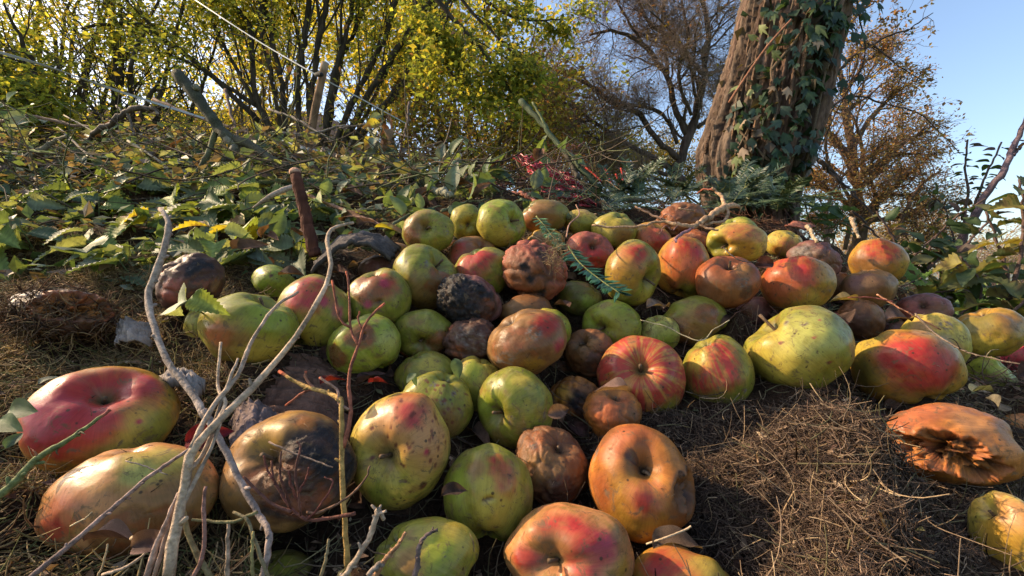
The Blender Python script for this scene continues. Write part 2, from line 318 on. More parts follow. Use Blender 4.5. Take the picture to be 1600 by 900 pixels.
def apple_material():
    m, t, b, L = nt('apple_skin')
    tc = t.nodes.new('ShaderNodeTexCoord'); vec = tc.outputs['Object']
    wr = attr(t, 'wrk', 'Fac'); ro = attr(t, 'rgh', 'Fac')
    n1 = noise(t, 55, 5, 0.65, vec); n2 = noise(t, 260, 4, 0.7, vec); n3 = noise(t, 130, 6, 0.75, vec, 0.6)
    g = ramp(t, n1, [(0.25, (0.66, 0.62, 0.55)), (0.5, (1, 1, 1)), (0.8, (1.22, 1.16, 1.02))])
    c = mixc(t, attr(t, 'Col'), g, 1.0, 'MULTIPLY')
    st = noise(t, 3.0, 5, .7, attr(t, 'ring', 'Vector')); c = mixc(t, c, ramp(t, st, [(.32, (.84, .80, .75)), (.5, (1, 1, 1)), (.68, (1.15, 1.11, 1.03))]), 1.0, 'MULTIPLY')
    # fine lenticels and dust flecks
    v = t.nodes.new('ShaderNodeTexVoronoi'); v.inputs['Scale'].default_value = 420; L.new(vec, v.inputs['Vector'])
    sp = ramp(t, v.outputs['Distance'], [(0.0, (1, 1, 1)), (0.17, (1, 1, 1)), (0.24, (0, 0, 0))])
    pick = ramp(t, n3, [(0.55, (0, 0, 0)), (0.66, (1, 1, 1))])
    f = mth(t, 'MULTIPLY', mth(t, 'MULTIPLY', sp, pick), 0.55)
    c = mixc(t, c, (0.10, 0.06, 0.03), f)
    dirt = ramp(t, noise(t, 75, 7, 0.8, vec, 0.9), [(0.55, (0, 0, 0)), (0.62, (0.8, 0.8, 0.8))])
    c = mixc(t, c, (0.13, 0.085, 0.045), dirt)
    sc_ = ramp(t, noise(t, 48, 9, .85, vec, 1.8), [(0.605, (0, 0, 0)), (0.64, (.85, .85, .85))]); c = mixc(t, c, (.055, .032, .018), sc_)
    v2 = t.nodes.new('ShaderNodeTexVoronoi'); v2.inputs['Scale'].default_value = 82; v2.inputs['Randomness'].default_value = 1.0; L.new(vec, v2.inputs['Vector'])
    sp2 = ramp(t, v2.outputs['Distance'], [(0.0, (1, 1, 1)), (0.10, (1, 1, 1)), (0.15, (0, 0, 0))]); pk2 = ramp(t, noise(t, 38, 2, .5, vec), [(0.50, (0, 0, 0)), (0.54, (1, 1, 1))])
    c = mixc(t, c, (0.05, 0.028, 0.015), mth(t, 'MULTIPLY', mth(t, 'MULTIPLY', sp2, pk2), 0.85))
    L.new(c, b.inputs['Base Color'])
    r = mth(t, 'ADD', mth(t, 'ADD', ro, mth(t, 'MULTIPLY', mth(t, 'SUBTRACT', n1, 0.5), 0.45)), mth(t, 'MULTIPLY', dirt, 0.5)); r = mth(t, 'ADD', r, mth(t, 'MULTIPLY', mth(t, 'SUBTRACT', n2, 0.5), 0.35)); L.new(r, b.inputs['Roughness'])
    setspec(b, 0.25)
    b.inputs['Subsurface Weight'].default_value = 0.08; b.inputs['Subsurface Radius'].default_value = (0.004, 0.0025, 0.001); b.inputs['Subsurface Scale'].default_value = 1.0
    h = mth(t, 'ADD', mth(t, 'MULTIPLY', n3, 1.0), mth(t, 'MULTIPLY', n2, 0.35))
    L.new(bump(t, h, mth(t, 'ADD', mth(t, 'MULTIPLY', wr, 0.55), 0.06), 0.0025), b.inputs['Normal'])
    return m
M_APPLE = apple_material()
M_STEM = mat_vc('stem_bark', 0.8, 300, 0.4, 0.6, 0.001)
def build_apple(i, a):
    cx, cy, w, h, dim, base, patches, wrk, label = a
    rng = np.random.default_rng(100 + i)
    f = A_dir[i]; r = nrm(np.cross(f, [0, 0, 1.0])); u = np.cross(r, f)
    def vdir(X, Y):
        dx = (X - cx) / (w / 2); dy = -(Y - cy) / (h / 2); q = math.hypot(dx, dy)
        if q > 0.97: dx *= 0.97 / q; dy *= 0.97 / q; q = 0.97
        return dx * r + dy * u - math.sqrt(max(0.0, 1 - q * q)) * f
    if dim is not None: ax = vdir(*dim)
    else:
        ax = u * rng.choice([1.0, -1.0], p=[.35, .65]) + r * rng.normal() * .7 + f * rng.uniform(.2, .5)
    if any(q_[0] == 'T' for q_ in patches): ax = r + u * .3 + f * .2 
    ax = nrm(ax)
    nu, nv = (132, 92) if w > 115 else ((96, 66) if w > 75 else (72, 50))
    ph = np.linspace(0, np.pi, nv + 2)[1:-1]; th = np.arange(nu) * 2 * np.pi / nu
    PH, TH = np.meshgrid(ph, th, indexing='ij'); PH = PH.ravel(); TH = TH.ravel()
    PH = np.concatenate([[0.0], PH, [np.pi]]); TH = np.concatenate([[0.0], TH, [0.0]])
    n = nv * nu; top = 0; bot = n + 1
    loc = np.stack([np.sin(PH) * np.cos(TH), np.sin(PH) * np.sin(TH), np.cos(PH)], 1)
    # frame of the apple
    e1 = nrm(np.cross(ax, [0.13, 0.31, 0.94])); e2 = np.cross(ax, e1); Rm = np.stack([e1, e2, ax], 1)
    wd = loc @ Rm.T                                   # directions in the world
    big = dim is not None
    da = (rng.uniform(.42, .55) if big else 0.42); wa = rng.uniform(0.30, 0.38); wb = rng.uniform(.22, .3)
    rad = 1 - da * np.exp(-(PH / wa) ** 2) - 0.30 * np.exp(-((np.pi - PH) / wb) ** 2)
    rib = rng.uniform(.015, .035) * np.cos(5 * TH + rng.uniform(0, 6)) * (0.35 + 0.65 * sstep(0.9, 2.6, PH) + 0.8 * np.exp(-((PH - .45) / .25) ** 2))
    o = rng.uniform(0, 50, 3)
    lump = (fbm(wd * 1.1 + o, 2, i) - .5) * 0.20 + (fbm(wd * 2.6 + o, 3, i + 7) - .5) * 0.06
    rad = rad * (1 + rib + lump)
    # colour
    base_c = np.array(C_[base]); col = np.tile(base_c, (len(PH), 1))
    nlow = fbm(wd * 1.8 + o, 4, i + 3); nmid = fbm(wd * 6 + o, 4, i + 5); nhi = fbm(wd * 22 + o, 4, i + 9)
    lonv = np.stack([np.cos(TH) * 9, np.sin(TH) * 9, PH * 0.9], 1) + o
    streak = fbm(lonv * 1.6, 3, i + 11, 0.65)
    def blend(cn, m):
        nonlocal col
        c = np.array(C_[cn]) if isinstance(cn, str) else np.array(cn); m = np.clip(m, 0, 1)[:, None]; col = col * (1 - m) + c * m
    healthy = base in ('green', 'lime', 'pale', 'yell', 'gold', 'olive', 'peach')
    if healthy:
        col = col * (0.88 + 0.24 * streak)[:, None]
        blend(base_c * [1.35, 1.10, 1.2], 0.8 * sstep(.45, .7, nlow)); blend(base_c * [0.82, 0.92, .7], 0.6 * sstep(.5, .3, nmid))
        blend('tan', 0.65 * sstep(0.55, 0.72, fbm(wd * 3.1 + o + 9, 5, i + 21))); blend('olive', .5 * sstep(.52, .66, fbm(wd * 9 + o + 2, 4, i + 23)))
        blend((base_c + np.array(C_['cream'])) / 2, .3 * sstep(.55, .75, streak))
    else:
        blend(base_c * 1.5, 0.7 * sstep(.45, .7, nmid)); blend(base_c * 0.5, 0.6 * sstep(.5, .3, nlow))
    rgh = np.full(len(PH), 0.36 if healthy else 0.40) + 0.15 * (nmid - .5); wk = np.full(len(PH), 0.10 + 0.9 * wrk)
    disp = np.zeros(len(PH))
    half = (w + h) / 4
    for k, (kind, X, Y, pr) in enumerate(patches):
        d0 = vdir(X, Y); ang = np.arccos(np.clip(wd @ d0, -1, 1)); A = pr / half; A = math.asin(min(A, 1.0)) if A < 1 else 1.57 * min(A, 1.3)
        wob = (fbm(wd * (2.2 / max(A, .25)) + o + k * 3, 4, i + 31 + k) - .5)
        if kind in 'RPOM' and len(kind) == 1:
            cn = dict(R='red', P='pink', O='ored', M='mag')[kind]; s = A * 1.15 * (1 + wob * 0.9)
            m = sstep(s, s * 0.35, ang)
            if pr > 12: m = m * (0.72 + 0.28 * sstep(.30, .62, streak)) * (0.62 + .38 * sstep(.25, .6, nmid))
            blend(cn, m * 0.95)
        elif kind in 'BD' :
            cn = 'brown' if kind == 'B' else 'dark'; s = A * (1 + wob * 0.8); m = sstep(s * 1.05, s * .78, ang)
            blend(cn, m * .92 * (0.75 + .25 * nmid / .6)); blend('rust', m * .5 * sstep(.5, .65, nmid)); rgh -= 0.06 * m; wk += 0.25 * m; disp -= 0.03 * m * A
        elif kind == 'K':
            s = A * (1 + wob * 1.0); m = sstep(s * 1.1, s * .8, ang); blend('dark', sstep(s * 1.35, s, ang) * .8); blend('black', m); fo = np.abs(fbm(wd * 5 + o, 4, i + 43, .6) * 2 - 1); disp += m * (.022 * np.minimum(fo * 4, 1) + .022 * (nhi - .5) - .035); wk += 1.5 * m; rgh = rgh * (1 - m) + (.30 + .3 * nhi) * m
        elif kind == 'C':
            s = A * (1 + wob * 1.1); m = sstep(s * 1.08, s * .85, ang); blend('black', m); blend('grey', m * .25 * sstep(.62, .74, nhi)); 
            rd = 1 - np.abs(fbm(wd * 9 + o, 4, i + 41, .6) * 2 - 1) * 2.6; disp += m * (0.07 * np.clip(rd, -1, 1) + 0.10 * (nhi - .5) - .02); wk += 1.6 * m; rgh = rgh * (1 - m) + (.30 + .3 * nhi) * m
        elif kind == 'G':
            s = A * 1.2; m = sstep(s, s * .3, ang) * sstep(.47, .58, nhi * .6 + nmid * .4); blend('grey', m); blend('dark', m * sstep(.55, .7, nhi) * .8); rgh += .35 * m; wk += .6 * m
        elif kind == 'H':
            m = sstep(A, A * .55, ang * (1 + wob * .8)); disp -= 0.55 * min(A, .5) * m; blend((.05, .022, .012), m * .9); ed = np.exp(-((ang / A - 1.05) / .22) ** 2); blend('brown', ed * .7); disp += .02 * ed * min(A, .3) / .3
        elif kind == 'T':
            s = A * (1 + wob * 1.2); m = sstep(s, s * .8, ang); rg = fbm(wd * 6 + o, 4, i + 51, .62)
            rg2 = fbm(wd * 15 + o, 4, i + 53, .7); disp -= m * (.20 + .16 * sstep(.35, .65, rg) + .16 * (rg2 - .5)); blend('flesh', m); blend('dark', m * sstep(.46, .60, rg * .6 + rg2 * .4)); ed = sstep(s * 1.12, s, ang) * sstep(s * .85, s, ang); disp += .05 * ed * (rg2); blend('ored', ed * .6); blend('orange', m * sstep(.46, .38, rg) * .8); wk += 1.3 * m; rgh += .1 * m
        elif kind == 'S':
            K = 46; dd = nrm(d0 + rng.normal(size=(K, 3)) * A * .55); sz = rng.uniform(.018, .05, K) ** 1.0
            for q in range(K):
                aa = np.arccos(np.clip(wd @ dd[q], -1, 1)); m = sstep(sz[q] * 1.4, sz[q] * .7, aa); blend((.13, .035, .022), m * .9); disp -= .006 * m
        elif kind == 'X':
            s = A * 1.4; m = sstep(s, s * .55, ang); blend('red', m * sstep(.40, .56, streak) * .9); blend('pink', m * .45)
        elif kind == 'Z':                              # slit like a mouth
            q = wd - d0; X_ = (q @ r) / A; Y_ = (q @ u - .25 * (q @ r)) / A; m = np.exp(-(X_ / .9) ** 4 - ((Y_ + .12 * X_ ** 2) / .30) ** 2) * (wd @ d0 > .6); disp -= .10 * m; blend('brown', m); blend('cream', .6 * np.exp(-(X_ / .8) ** 4 - ((Y_ + .25) / .16) ** 2) * (wd @ d0 > .6))
        else:
            s = A * 1.25 * (1 + wob * 0.8); m = sstep(s, s * .3, ang); blend(kind, m * .85)
    # hollow: russet and dark crumbs at its bottom; the blossom end has a dry star
    blend((.16, .12, .05) if healthy else (.05, .03, .02), 0.75 * sstep(.34, .12, PH * (1 + .5 * (nmid - .5))))
    blend((.05, .035, .02), sstep(.12, .03, PH)); blend((.06, .045, .03), sstep(.22, .1, np.pi - PH))
    if wrk > 0.25:
        rd = np.abs(fbm(wd * 2.6 + o, 3, i + 61, .55) * 2 - 1); rd2 = np.abs(fbm(wd * 6.5 + o, 3, i + 63, .6) * 2 - 1)
        rd3 = np.abs(fbm(wd * 1.5 + o + 4, 2, i + 65, .5) * 2 - 1); disp += wrk * (np.minimum(rd * 4.5, 1) * .045 + np.minimum(rd2 * 3, 1) * .018 + np.minimum(rd3 * 5, 1) * .10 - .10)
        blend('dark', wrk * .85 * sstep(.09, .02, rd3)); blend('dark', wrk * .5 * sstep(.06, .01, rd)); rgh += .12 * wrk
    rad = rad + disp
    pos = wd * rad[:, None]
    # proportions: flatten along the axis, then fit to the outline measured in the picture
    pos = pos - np.outer(pos @ ax, ax) * rng.uniform(.08, .16)
    P0 = A_P[i] - [0, 0, CAMZ]
    for _ in range(3):
        Q = P0 + pos * A_R[i]; px = 800 + FPX * Q[:, 0] / (Q[:, 1] * _cp + Q[:, 2] * _sp); py = 450 - FPX * (Q[:, 2] * _cp - Q[:, 1] * _sp) / (Q[:, 1] * _cp + Q[:, 2] * _sp)
        sx = w / (px.max() - px.min()); sy = h / (py.max() - py.min()); sx = np.clip(sx, .75, 1.35); sy = np.clip(sy, .75, 1.35)
        rr = np.array([1.0, 0, 0]); uu = np.array([0, 0, 1.0]); sd = math.sqrt(sx * sy)
        pos = pos + np.outer(pos @ rr, rr) * (sx - 1) + np.outer(pos @ uu, uu) * (sy - 1)
        P0 = P0 + ((cx - (px.max() + px.min()) / 2) / FPX * P0[1]) * rr - ((cy - (py.max() + py.min()) / 2) / FPX * P0[1]) * uu
    pos *= A_R[i]
    ii = 1 + (np.arange(nv - 1)[:, None] * nu + np.arange(nu)[None]); jj = 1 + (np.arange(nv - 1)[:, None] * nu + (np.arange(nu)[None] + 1) % nu)
    Fq = np.stack([ii, ii + nu, jj + nu, jj], -1).reshape(-1, 4)
    k0 = 1 + np.arange(nu); k1 = 1 + (np.arange(nu) + 1) % nu; L0 = 1 + (nv - 1) * nu
    Ft = np.concatenate([np.stack([k0 * 0, k0, k1], 1), np.stack([k0 * 0 + bot, L0 + (k1 - 1), L0 + (k0 - 1)], 1)])
    me = mesh_np('skin', pos, [Fq, Ft], M_APPLE, True, col, dict(rgh=np.clip(rgh, .2, .95), wrk=np.clip(wk, 0, 1.6)))
    ra = me.attributes.new('ring', 'FLOAT_VECTOR', 'POINT'); ra.data.foreach_set('vector', np.stack([np.cos(TH) * 9 + o[0], np.sin(TH) * 9 + o[1], PH * .8], 1).astype(np.float32).ravel())
    cat = 'apple'; bad = wrk >= .3 or base in ('dark',)
    root = thing('rotten_apple' if bad else 'apple', P0 + [0, 0, CAMZ], label, cat)
    link('skin', me, root)
    # stem in the hollow
    tip = pos[top]
    if big and wrk < 1:
        sl = A_R[i] * rng.uniform(.25, .45); bend = rng.normal(size=3) * .25
        pth = np.stack([tip - ax * sl * .1 + (ax + bend * t_) * sl * t_ for t_ in np.linspace(0, 1, 6)])
        V, Fs = tubes(pth[None], np.linspace(.0016, .0013, 6)[None] * (A_R[i] / .042) + np.array([0, 0, 0, 0, .0002, .0006]), 7)
        link('stem', mesh_np('stem', V, Fs, M_STEM, True, np.tile([.11, .07, .04], (len(V), 1))), root)
    return root, pos + P0 + [0, 0, CAMZ]
APPLE_PTS = []
for i_, a_ in enumerate(AP):
    _r, _p = build_apple(i_, a_); A_P[i_] = np.array(_r.location); APPLE_PTS.append(_p[::7])
# ------------------------------------------------------------ ground, heap
gx = {}
def heap_points():
    pts = []; sig = []
    for i in range(NA):
        p = A_P[i]; pts.append([p[0], p[1], p[2] - 0.55 * A_R[i]]); sig.append(A_R[i] * 1.0)
        pts.append([p[0], p[1] + A_R[i] * 0.9, p[2] - 0.45 * A_R[i]]); sig.append(A_R[i])
    extra = [(1150,645,.43),(1215,640,.44),(1290,628,.46),(1200,690,.40),(1340,650,.45),(1110,700,.41),(1100,760,.38),(1105,820,.35),(1095,660,.45),(1130,720,.38),(1250,760,.36),(1340,740,.37),(1400,790,.36),(1150,820,.33),(1250,860,.31),(1350,880,.31),
             (1440,900,.33),(1470,850,.38),(1500,960,.33),(1200,930,.27),(1400,960,.27),(1000,960,.27),(20,850,.31),(60,890,.29),(150,900,.29),(10,740,.34),(330,880,.31),(560,860,.33),(600,960,.27),(200,1000,.25),
             (20,600,.50),(60,570,.56),(140,560,.6),(230,560,.60),(280,590,.52),(20,540,.62),(220,510,.70),(40,450,.85),(150,430,.88),(260,400,.95),(380,410,.9),(470,400,.95),(540,390,.98),
             (60,360,1.05),(200,350,1.1),(350,340,1.15),(480,330,1.2),(600,340,1.15),(60,290,1.4),(250,290,1.4),(430,290,1.4),(580,300,1.4),(700,310,1.35),(800,315,1.35),(60,240,1.8),(260,235,1.9),(430,250,1.8),(600,270,1.7),
             (750,290,1.7),(900,310,1.5),(1000,320,1.4),(1100,325,1.4),(1200,340,1.4),(1280,365,1.3),(1340,400,1.2),(1410,440,1.15),(0,330,1.2),(1500,480,1.1),(1570,500,1.05),
             (900,300,1.9),(1050,315,1.9),(1200,335,1.9),(1300,385,1.8),(1400,450,1.7),(1550,540,1.4)]
    for x, y, d in extra:
        p = at(x, y, d); pts.append([p[0], p[1], p[2] - 0.01]); sig.append(0.035 + 0.09 * max(0, d - .35))
    far = [(-3.2,1.0,.65),(-3.2,2.0,.75),(-2.4,2.6,.75),(-1.2,2.8,.75),(0,2.6,.65),(.8,2.4,.62),(1.6,2.2,.45),(2.2,1.4,.2),(2.5,.6,.0),(1.6,.3,.15),(1.0,.2,.25),(0,.1,.3),(-1.2,.2,.4),(-2.4,.4,.5),(2.5,2.5,.1),(-3,3.6,.2),(-1,3.8,.1),(1,3.6,.05),(3,3.6,-.3),(3.4,1,-.3),(-4.2,2,.2),(0,4.4,-.3),(-3,4.6,-.3),(2,4.6,-.4),(4,4,-.5),(4.2,0,-.5),(-4.3,-.5,-.1),(0,-.6,-.1),(3,-.6,-.5),(-4.4,4.4,-.4),(1.0,.85,.42),(1.25,.9,.36),(1.3,.6,.28)]
    for p in far: pts.append(list(p)); sig.append(.35)
    return np.array(pts), np.array(sig)
_hp, _hs = heap_points()
def heap_raw(x, y):
    x = np.asarray(x, float).ravel(); y = np.asarray(y, float).ravel(); out = np.empty_like(x)
    for s in range(0, len(x), 20000):
        dx = x[s:s + 20000, None] - _hp[None, :, 0]; dy = y[s:s + 20000, None] - _hp[None, :, 1]
        q = (dx * dx + dy * dy) / (_hs[None] ** 2); w = 1.0 / (q + 0.25) ** 2.2
        out[s:s + 20000] = (w * _hp[None, :, 2]).sum(1) / w.sum(1)
    return out
# a fine table of the heap surface, kept under the apples' waists
GX = np.concatenate([np.linspace(-4.5, -1.3, 60)[:-1], np.linspace(-1.3, 1.3, 300), np.linspace(1.3, 4.5, 60)[1:]])
GY = np.concatenate([np.linspace(-.8, .15, 20)[:-1], np.linspace(.15, 1.3, 200), np.linspace(1.3, 5.0, 90)[1:]])
_X, _Y = np.meshgrid(GX, GY); _Z = heap_raw(_X, _Y).reshape(_X.shape)
_nz = fbm(np.stack([_X.ravel() * 9, _Y.ravel() * 9, _X.ravel() * 0], 1), 5, 5, .6).reshape(_X.shape) - .5
_nz2 = fbm(np.stack([_X.ravel() * 1.6, _Y.ravel() * 1.6, _X.ravel() * 0], 1), 3, 8).reshape(_X.shape) - .5
_Z += _nz * 0.035 + _nz2 * 0.12 * sstep(1.1, 2.2, _Y)
for i in range(NA):
    p = A_P[i]; r = A_R[i]; dd = np.hypot(_X - p[0], _Y - p[1]); lim = p[2] - .40 * r + np.maximum(0, dd - .80 * r) * 1.7
    if 'cut off by the bottom edge' in AP[i][8]: lim = p[2] - .35 * r + np.maximum(0, dd - 1.1 * r) * .9
    _Z = np.minimum(_Z, lim)
for _ in range(3):
    _Z[1:-1, 1:-1] = (_Z[1:-1, 1:-1] * 2 + _Z[:-2, 1:-1] + _Z[2:, 1:-1] + _Z[1:-1, :-2] + _Z[1:-1, 2:]) / 6
def gz(x, y):
    """height of the heap at x, y (bilinear)"""
    x = np.atleast_1d(np.asarray(x, float)); y = np.atleast_1d(np.asarray(y, float))
    i = np.clip(np.searchsorted(GX, x) - 1, 0, len(GX) - 2); j = np.clip(np.searchsorted(GY, y) - 1, 0, len(GY) - 2)
    u = np.clip((x - GX[i]) / (GX[i + 1] - GX[i]), 0, 1); v = np.clip((y - GY[j]) / (GY[j + 1] - GY[j]), 0, 1)
    return (_Z[j, i] * (1 - u) + _Z[j, i + 1] * u) * (1 - v) + (_Z[j + 1, i] * (1 - u) + _Z[j + 1, i + 1] * u) * v
def ghit(px, py, dmin=.2, dmax=3.5, lift=0.0):
    """first place where the line of sight meets the heap"""
    r = ray(px, py); r = r / r[1]; d = np.linspace(dmin, dmax, 900); P = np.outer(d, r) + [0, 0, CAMZ]
    below = P[:, 2] < gz(P[:, 0], P[:, 1]) + lift
    k = np.argmax(below) if below.any() else len(d) - 1
    return P[k]
ny, nx = _Z.shape
_id = np.arange(ny * nx).reshape(ny, nx)
_F = np.stack([_id[:-1, :-1], _id[:-1, 1:], _id[1:, 1:], _id[1:, :-1]], -1).reshape(-1, 4)
m, t, b, L = nt('compost'); M_SOIL = m
tc = t.nodes.new('ShaderNodeTexCoord'); n1 = noise(t, 22, 8, .75, tc.outputs['Object']); n2 = noise(t, 150, 5, .8, tc.outputs['Object'], 1.5)
c = ramp(t, n1, [(.3, (.030, .018, .012)), (.5, (.070, .042, .026)), (.7, (.14, .088, .052))]); c2 = ramp(t, n2, [(.35, (.4, .4, .4)), (.65, (1.6, 1.5, 1.4))])
L.new(mixc(t, c, c2, 1.0, 'MULTIPLY'), b.inputs['Base Color']); b.inputs['Roughness'].default_value = .95; setspec(b, .1)
L.new(bump(t, mth(t, 'ADD', n1, n2), 1.0, .012), b.inputs['Normal'])
link('compost_heap', mesh_np('compost_heap', np.stack([_X.ravel(), _Y.ravel(), _Z.ravel()], 1), _F, M_SOIL), kind='structure')
# meadow to the horizon, a wooded hillside behind on the left
def sheet(name, xs, ys, zf, mat, kind='structure'):
    X, Y = np.meshgrid(xs, ys); Z = zf(X.ravel(), Y.ravel()); a = np.arange(X.size).reshape(X.shape)
    return link(name, mesh_np(name, np.stack([X.ravel(), Y.ravel(), Z], 1), np.stack([a[:-1, :-1], a[:-1, 1:], a[1:, 1:], a[1:, :-1]], -1).reshape(-1, 4), mat), kind=kind)
m, t, b, L = nt('meadow_grass'); tc = t.nodes.new('ShaderNodeTexCoord'); n1 = noise(t, .25, 8, .7, tc.outputs['Object']); n2 = noise(t, 6, 6, .8, tc.outputs['Object'])
L.new(mixc(t, ramp(t, n1, [(.3, (.10, .19, .035)), (.7, (.19, .26, .06))]), ramp(t, n2, [(.3, (.6, .6, .6)), (.7, (1.4, 1.4, 1.3))]), 1.0, 'MULTIPLY'), b.inputs['Base Color'])
b.inputs['Roughness'].default_value = .95; setspec(b, .1); L.new(bump(t, n2, 1, .1), b.inputs['Normal'])
M_MEADOW = m
e = np.concatenate([-np.geomspace(900, 4, 40), np.linspace(-3.5, 3.5, 15), np.geomspace(4, 900, 40)])
sheet('meadow', e, e, lambda x, y: -.08 + .0 * x + .6 * sstep(20, 200, np.hypot(x, y)) * 0, M_MEADOW)
m, t, b, L = nt('hill_woodland'); tc = t.nodes.new('ShaderNodeTexCoord'); n1 = noise(t, .5, 8, .8, tc.outputs['Object']); n2 = noise(t, 3.0, 6, .8, tc.outputs['Object'])
L.new(mixc(t, ramp(t, n1, [(.35, (.13, .085, .065)), (.5, (.20, .14, .11)), (.65, (.24, .19, .10))]), ramp(t, n2, [(.3, (.5, .5, .5)), (.7, (1.4, 1.4, 1.4))]), 1.0, 'MULTIPLY'), b.inputs['Base Color'])
b.inputs['Roughness'].default_value = 1; setspec(b, .05); L.new(bump(t, n2, 1, .6), b.inputs['Normal'])
xs = np.linspace(-120, 40, 120); ys = np.linspace(14, 110, 80)
sheet('hillside', xs, ys, lambda x, y: -.6 + 26 * sstep(18, 70, y) * sstep(14, -32, x) + .5 * fbm(np.stack([x * .3, y * .3, x * 0], 1), 4, 3) + 1.0 * (fbm(np.stack([x * 1.1, y * 1.1, x * 0], 1), 3, 4) - .5) * sstep(18, 30, y) * sstep(5, 0, x), m)
# ------------------------------------------------------------ leaves and stems
M_LEAF = mat_vc('leaf', .5, 60, .22, .35, .002, .35, .38)
M_FARLEAF = mat_vc('far_leaf', .6, 3, .15, 0.0, .002, .2, .62)
M_BARK = mat_vc('bark', .9, 45, .5, 1.0, .01, .15, 0, (1, 1, .18))
M_TWIG = mat_vc('twig', .78, 240, .5, 1.0, .002, .2)
M_STRAW = mat_vc('straw', .8, 200, .3, .3, .001, .2, .12)
M_DRY = mat_vc('dry_leaf', .8, 70, .45, 1.0, .004, .2, .15)
def rgb(*c):
    c = np.array(c) / 255.0; return np.where(c <= .04045, c / 12.92, ((c + .055) / 1.055) ** 2.4)
def leaf_geo(kind, L=1.0, Wd=.5, n=9, curl=.15, droop=.25, serr=0, wav=0.0, seed=0):
    """one blade along +Y from the origin, facing +Z; strips from midrib to margin with real thickness of folds"""
    rng = np.random.default_rng(seed)
    if serr: n = serr * 2 + 1
    t_ = np.linspace(0, 1, n)
    if kind == 'ovate': wv = np.sin(np.pi * t_ ** .8) ** .85
    elif kind == 'nettle': wv = (np.sin(np.pi * np.minimum(t_ ** .55, 1)) ** .9) * 1.05
    elif kind == 'lance': wv = np.sin(np.pi * t_ ** .9)
    elif kind == 'round': wv = np.sqrt(np.maximum(0, 1 - (2 * t_ - 1) ** 2))
    wv = np.maximum(wv, 0.0); 
    if serr: wv = wv * (1 + .10 * np.where(np.arange(n) % 2 == 1, 1, -1)); 
    wv[0] = .02; wv[-1] = 0.0
    wv = wv * Wd / 2 * L
    y = t_ * L; cols = [-1, -.5, 0, .5, 1]; V = []
    ph = rng.uniform(0, 6)
    for k, s in enumerate(cols):
        yy = y + (abs(s) * .05 * L if serr else 0) * np.where(np.arange(n) % 2 == 1, 1, -.2) * (wv > .03 * L)
        z = curl * np.abs(s) * wv * 1.6 - droop * L * t_ ** 2 + wav * L * np.sin(t_ * 9 + ph + s * 2) * abs(s)
        if serr or kind == 'ovate': z = z + (.018 * L * np.where(np.arange(n) % 2 == 1, 1, -1) * (abs(s) == .5) if serr else 0)
        V.append(np.stack([s * wv, yy, z], 1))
    V = np.concatenate(V); F = []
    for k in range(4):
        a = np.arange(n - 1) + k * n; F.append(np.stack([a, a + n, a + n + 1, a + 1], 1))
    vein = np.tile(1.0, len(V)); vein[2 * n:3 * n] = 1.35
    return V, np.concatenate(F), vein
def maple_geo(L=1.0, lobes=5, curl=.1, seed=0):
    """ivy leaf: lobed outline round a centre"""
    rng = np.random.default_rng(seed); A = []; Rr = []
    for k in range(lobes):
        a = (k - (lobes - 1) / 2) * (2.35 / (lobes - 1)) * 1.0; r_ = [0.42, .62, 1.0, .62, .42][k] if lobes == 5 else [.6, 1, .6][k]
        A += [a]; Rr += [r_ * rng.uniform(.9, 1.1)]
        if k < lobes - 1: A += [a + 2.35 / (lobes - 1) / 2]; Rr += [.42]
    A = [-2.3] + A + [2.3]; Rr = [.2] + Rr + [.2]
    A = np.array(A); Rr = np.array(Rr) * L * .72
    x = np.sin(A) * Rr; y = np.cos(A) * Rr + L * .22
    out = np.stack([x, y, -.35 * curl * (x ** 2 + (y - .2) ** 2) / L + rng.normal(size=len(x)) * .025 * L], 1)
    V = np.vstack([[0, L * .2, .04 * L], [0, 0, 0], out]); n = len(out)
    F = [[0, 2 + k + 1, 2 + k] for k in range(n - 1)] + [[0, 2, 1], [0, 1, 2 + n - 1]]
    return V, np.array(F), np.where(np.arange(len(V)) == 0, 1.3, 1.0)
def leaf_mesh(name, geo, col, mat=None, jitter=.12, seed=0, blot=None):
    V, F, vein = geo; rng = np.random.default_rng(seed)
    c = np.array(col)[None] * vein[:, None] * (1 + jitter * rng.normal(size=(len(V), 1)))
    if blot is not None:
        mk = sstep(.5, .62, fbm(V / np.abs(V).max() * 2.5 + seed, 3, seed))[:, None]; c = c * (1 - mk) + np.array(blot) * mk
    return mesh_np(name, V, F, mat or M_LEAF, True, np.clip(c, 0, 1))
def orient(y, up, roll=0.0):
    """rotation matrix with +Y along y and +Z near up"""
    y = nrm(y); z = up - np.dot(up, y) * y
    if np.linalg.norm(z) < 1e-3: z = np.array([1.0, 0, 0]) - y[0] * y
    z = nrm(z); x = np.cross(y, z); 
    if roll: x, z = x * math.cos(roll) + z * math.sin(roll), z * math.cos(roll) - x * math.sin(roll)
    return Matrix(((x[0], y[0], z[0]), (x[1], y[1], z[1]), (x[2], y[2], z[2])))
def put_leaf(me, parent, p, y, up, s, name='leaf', roll=0.0):
    o = bpy.data.objects.new(name, me); COL.objects.link(o); o.parent = parent
    M = orient(np.asarray(y, float), np.asarray(up, float), roll).to_4x4() @ Matrix.Diagonal((s, s, s, 1)); M.translation = tuple(p)
    o.matrix_local = M; return o
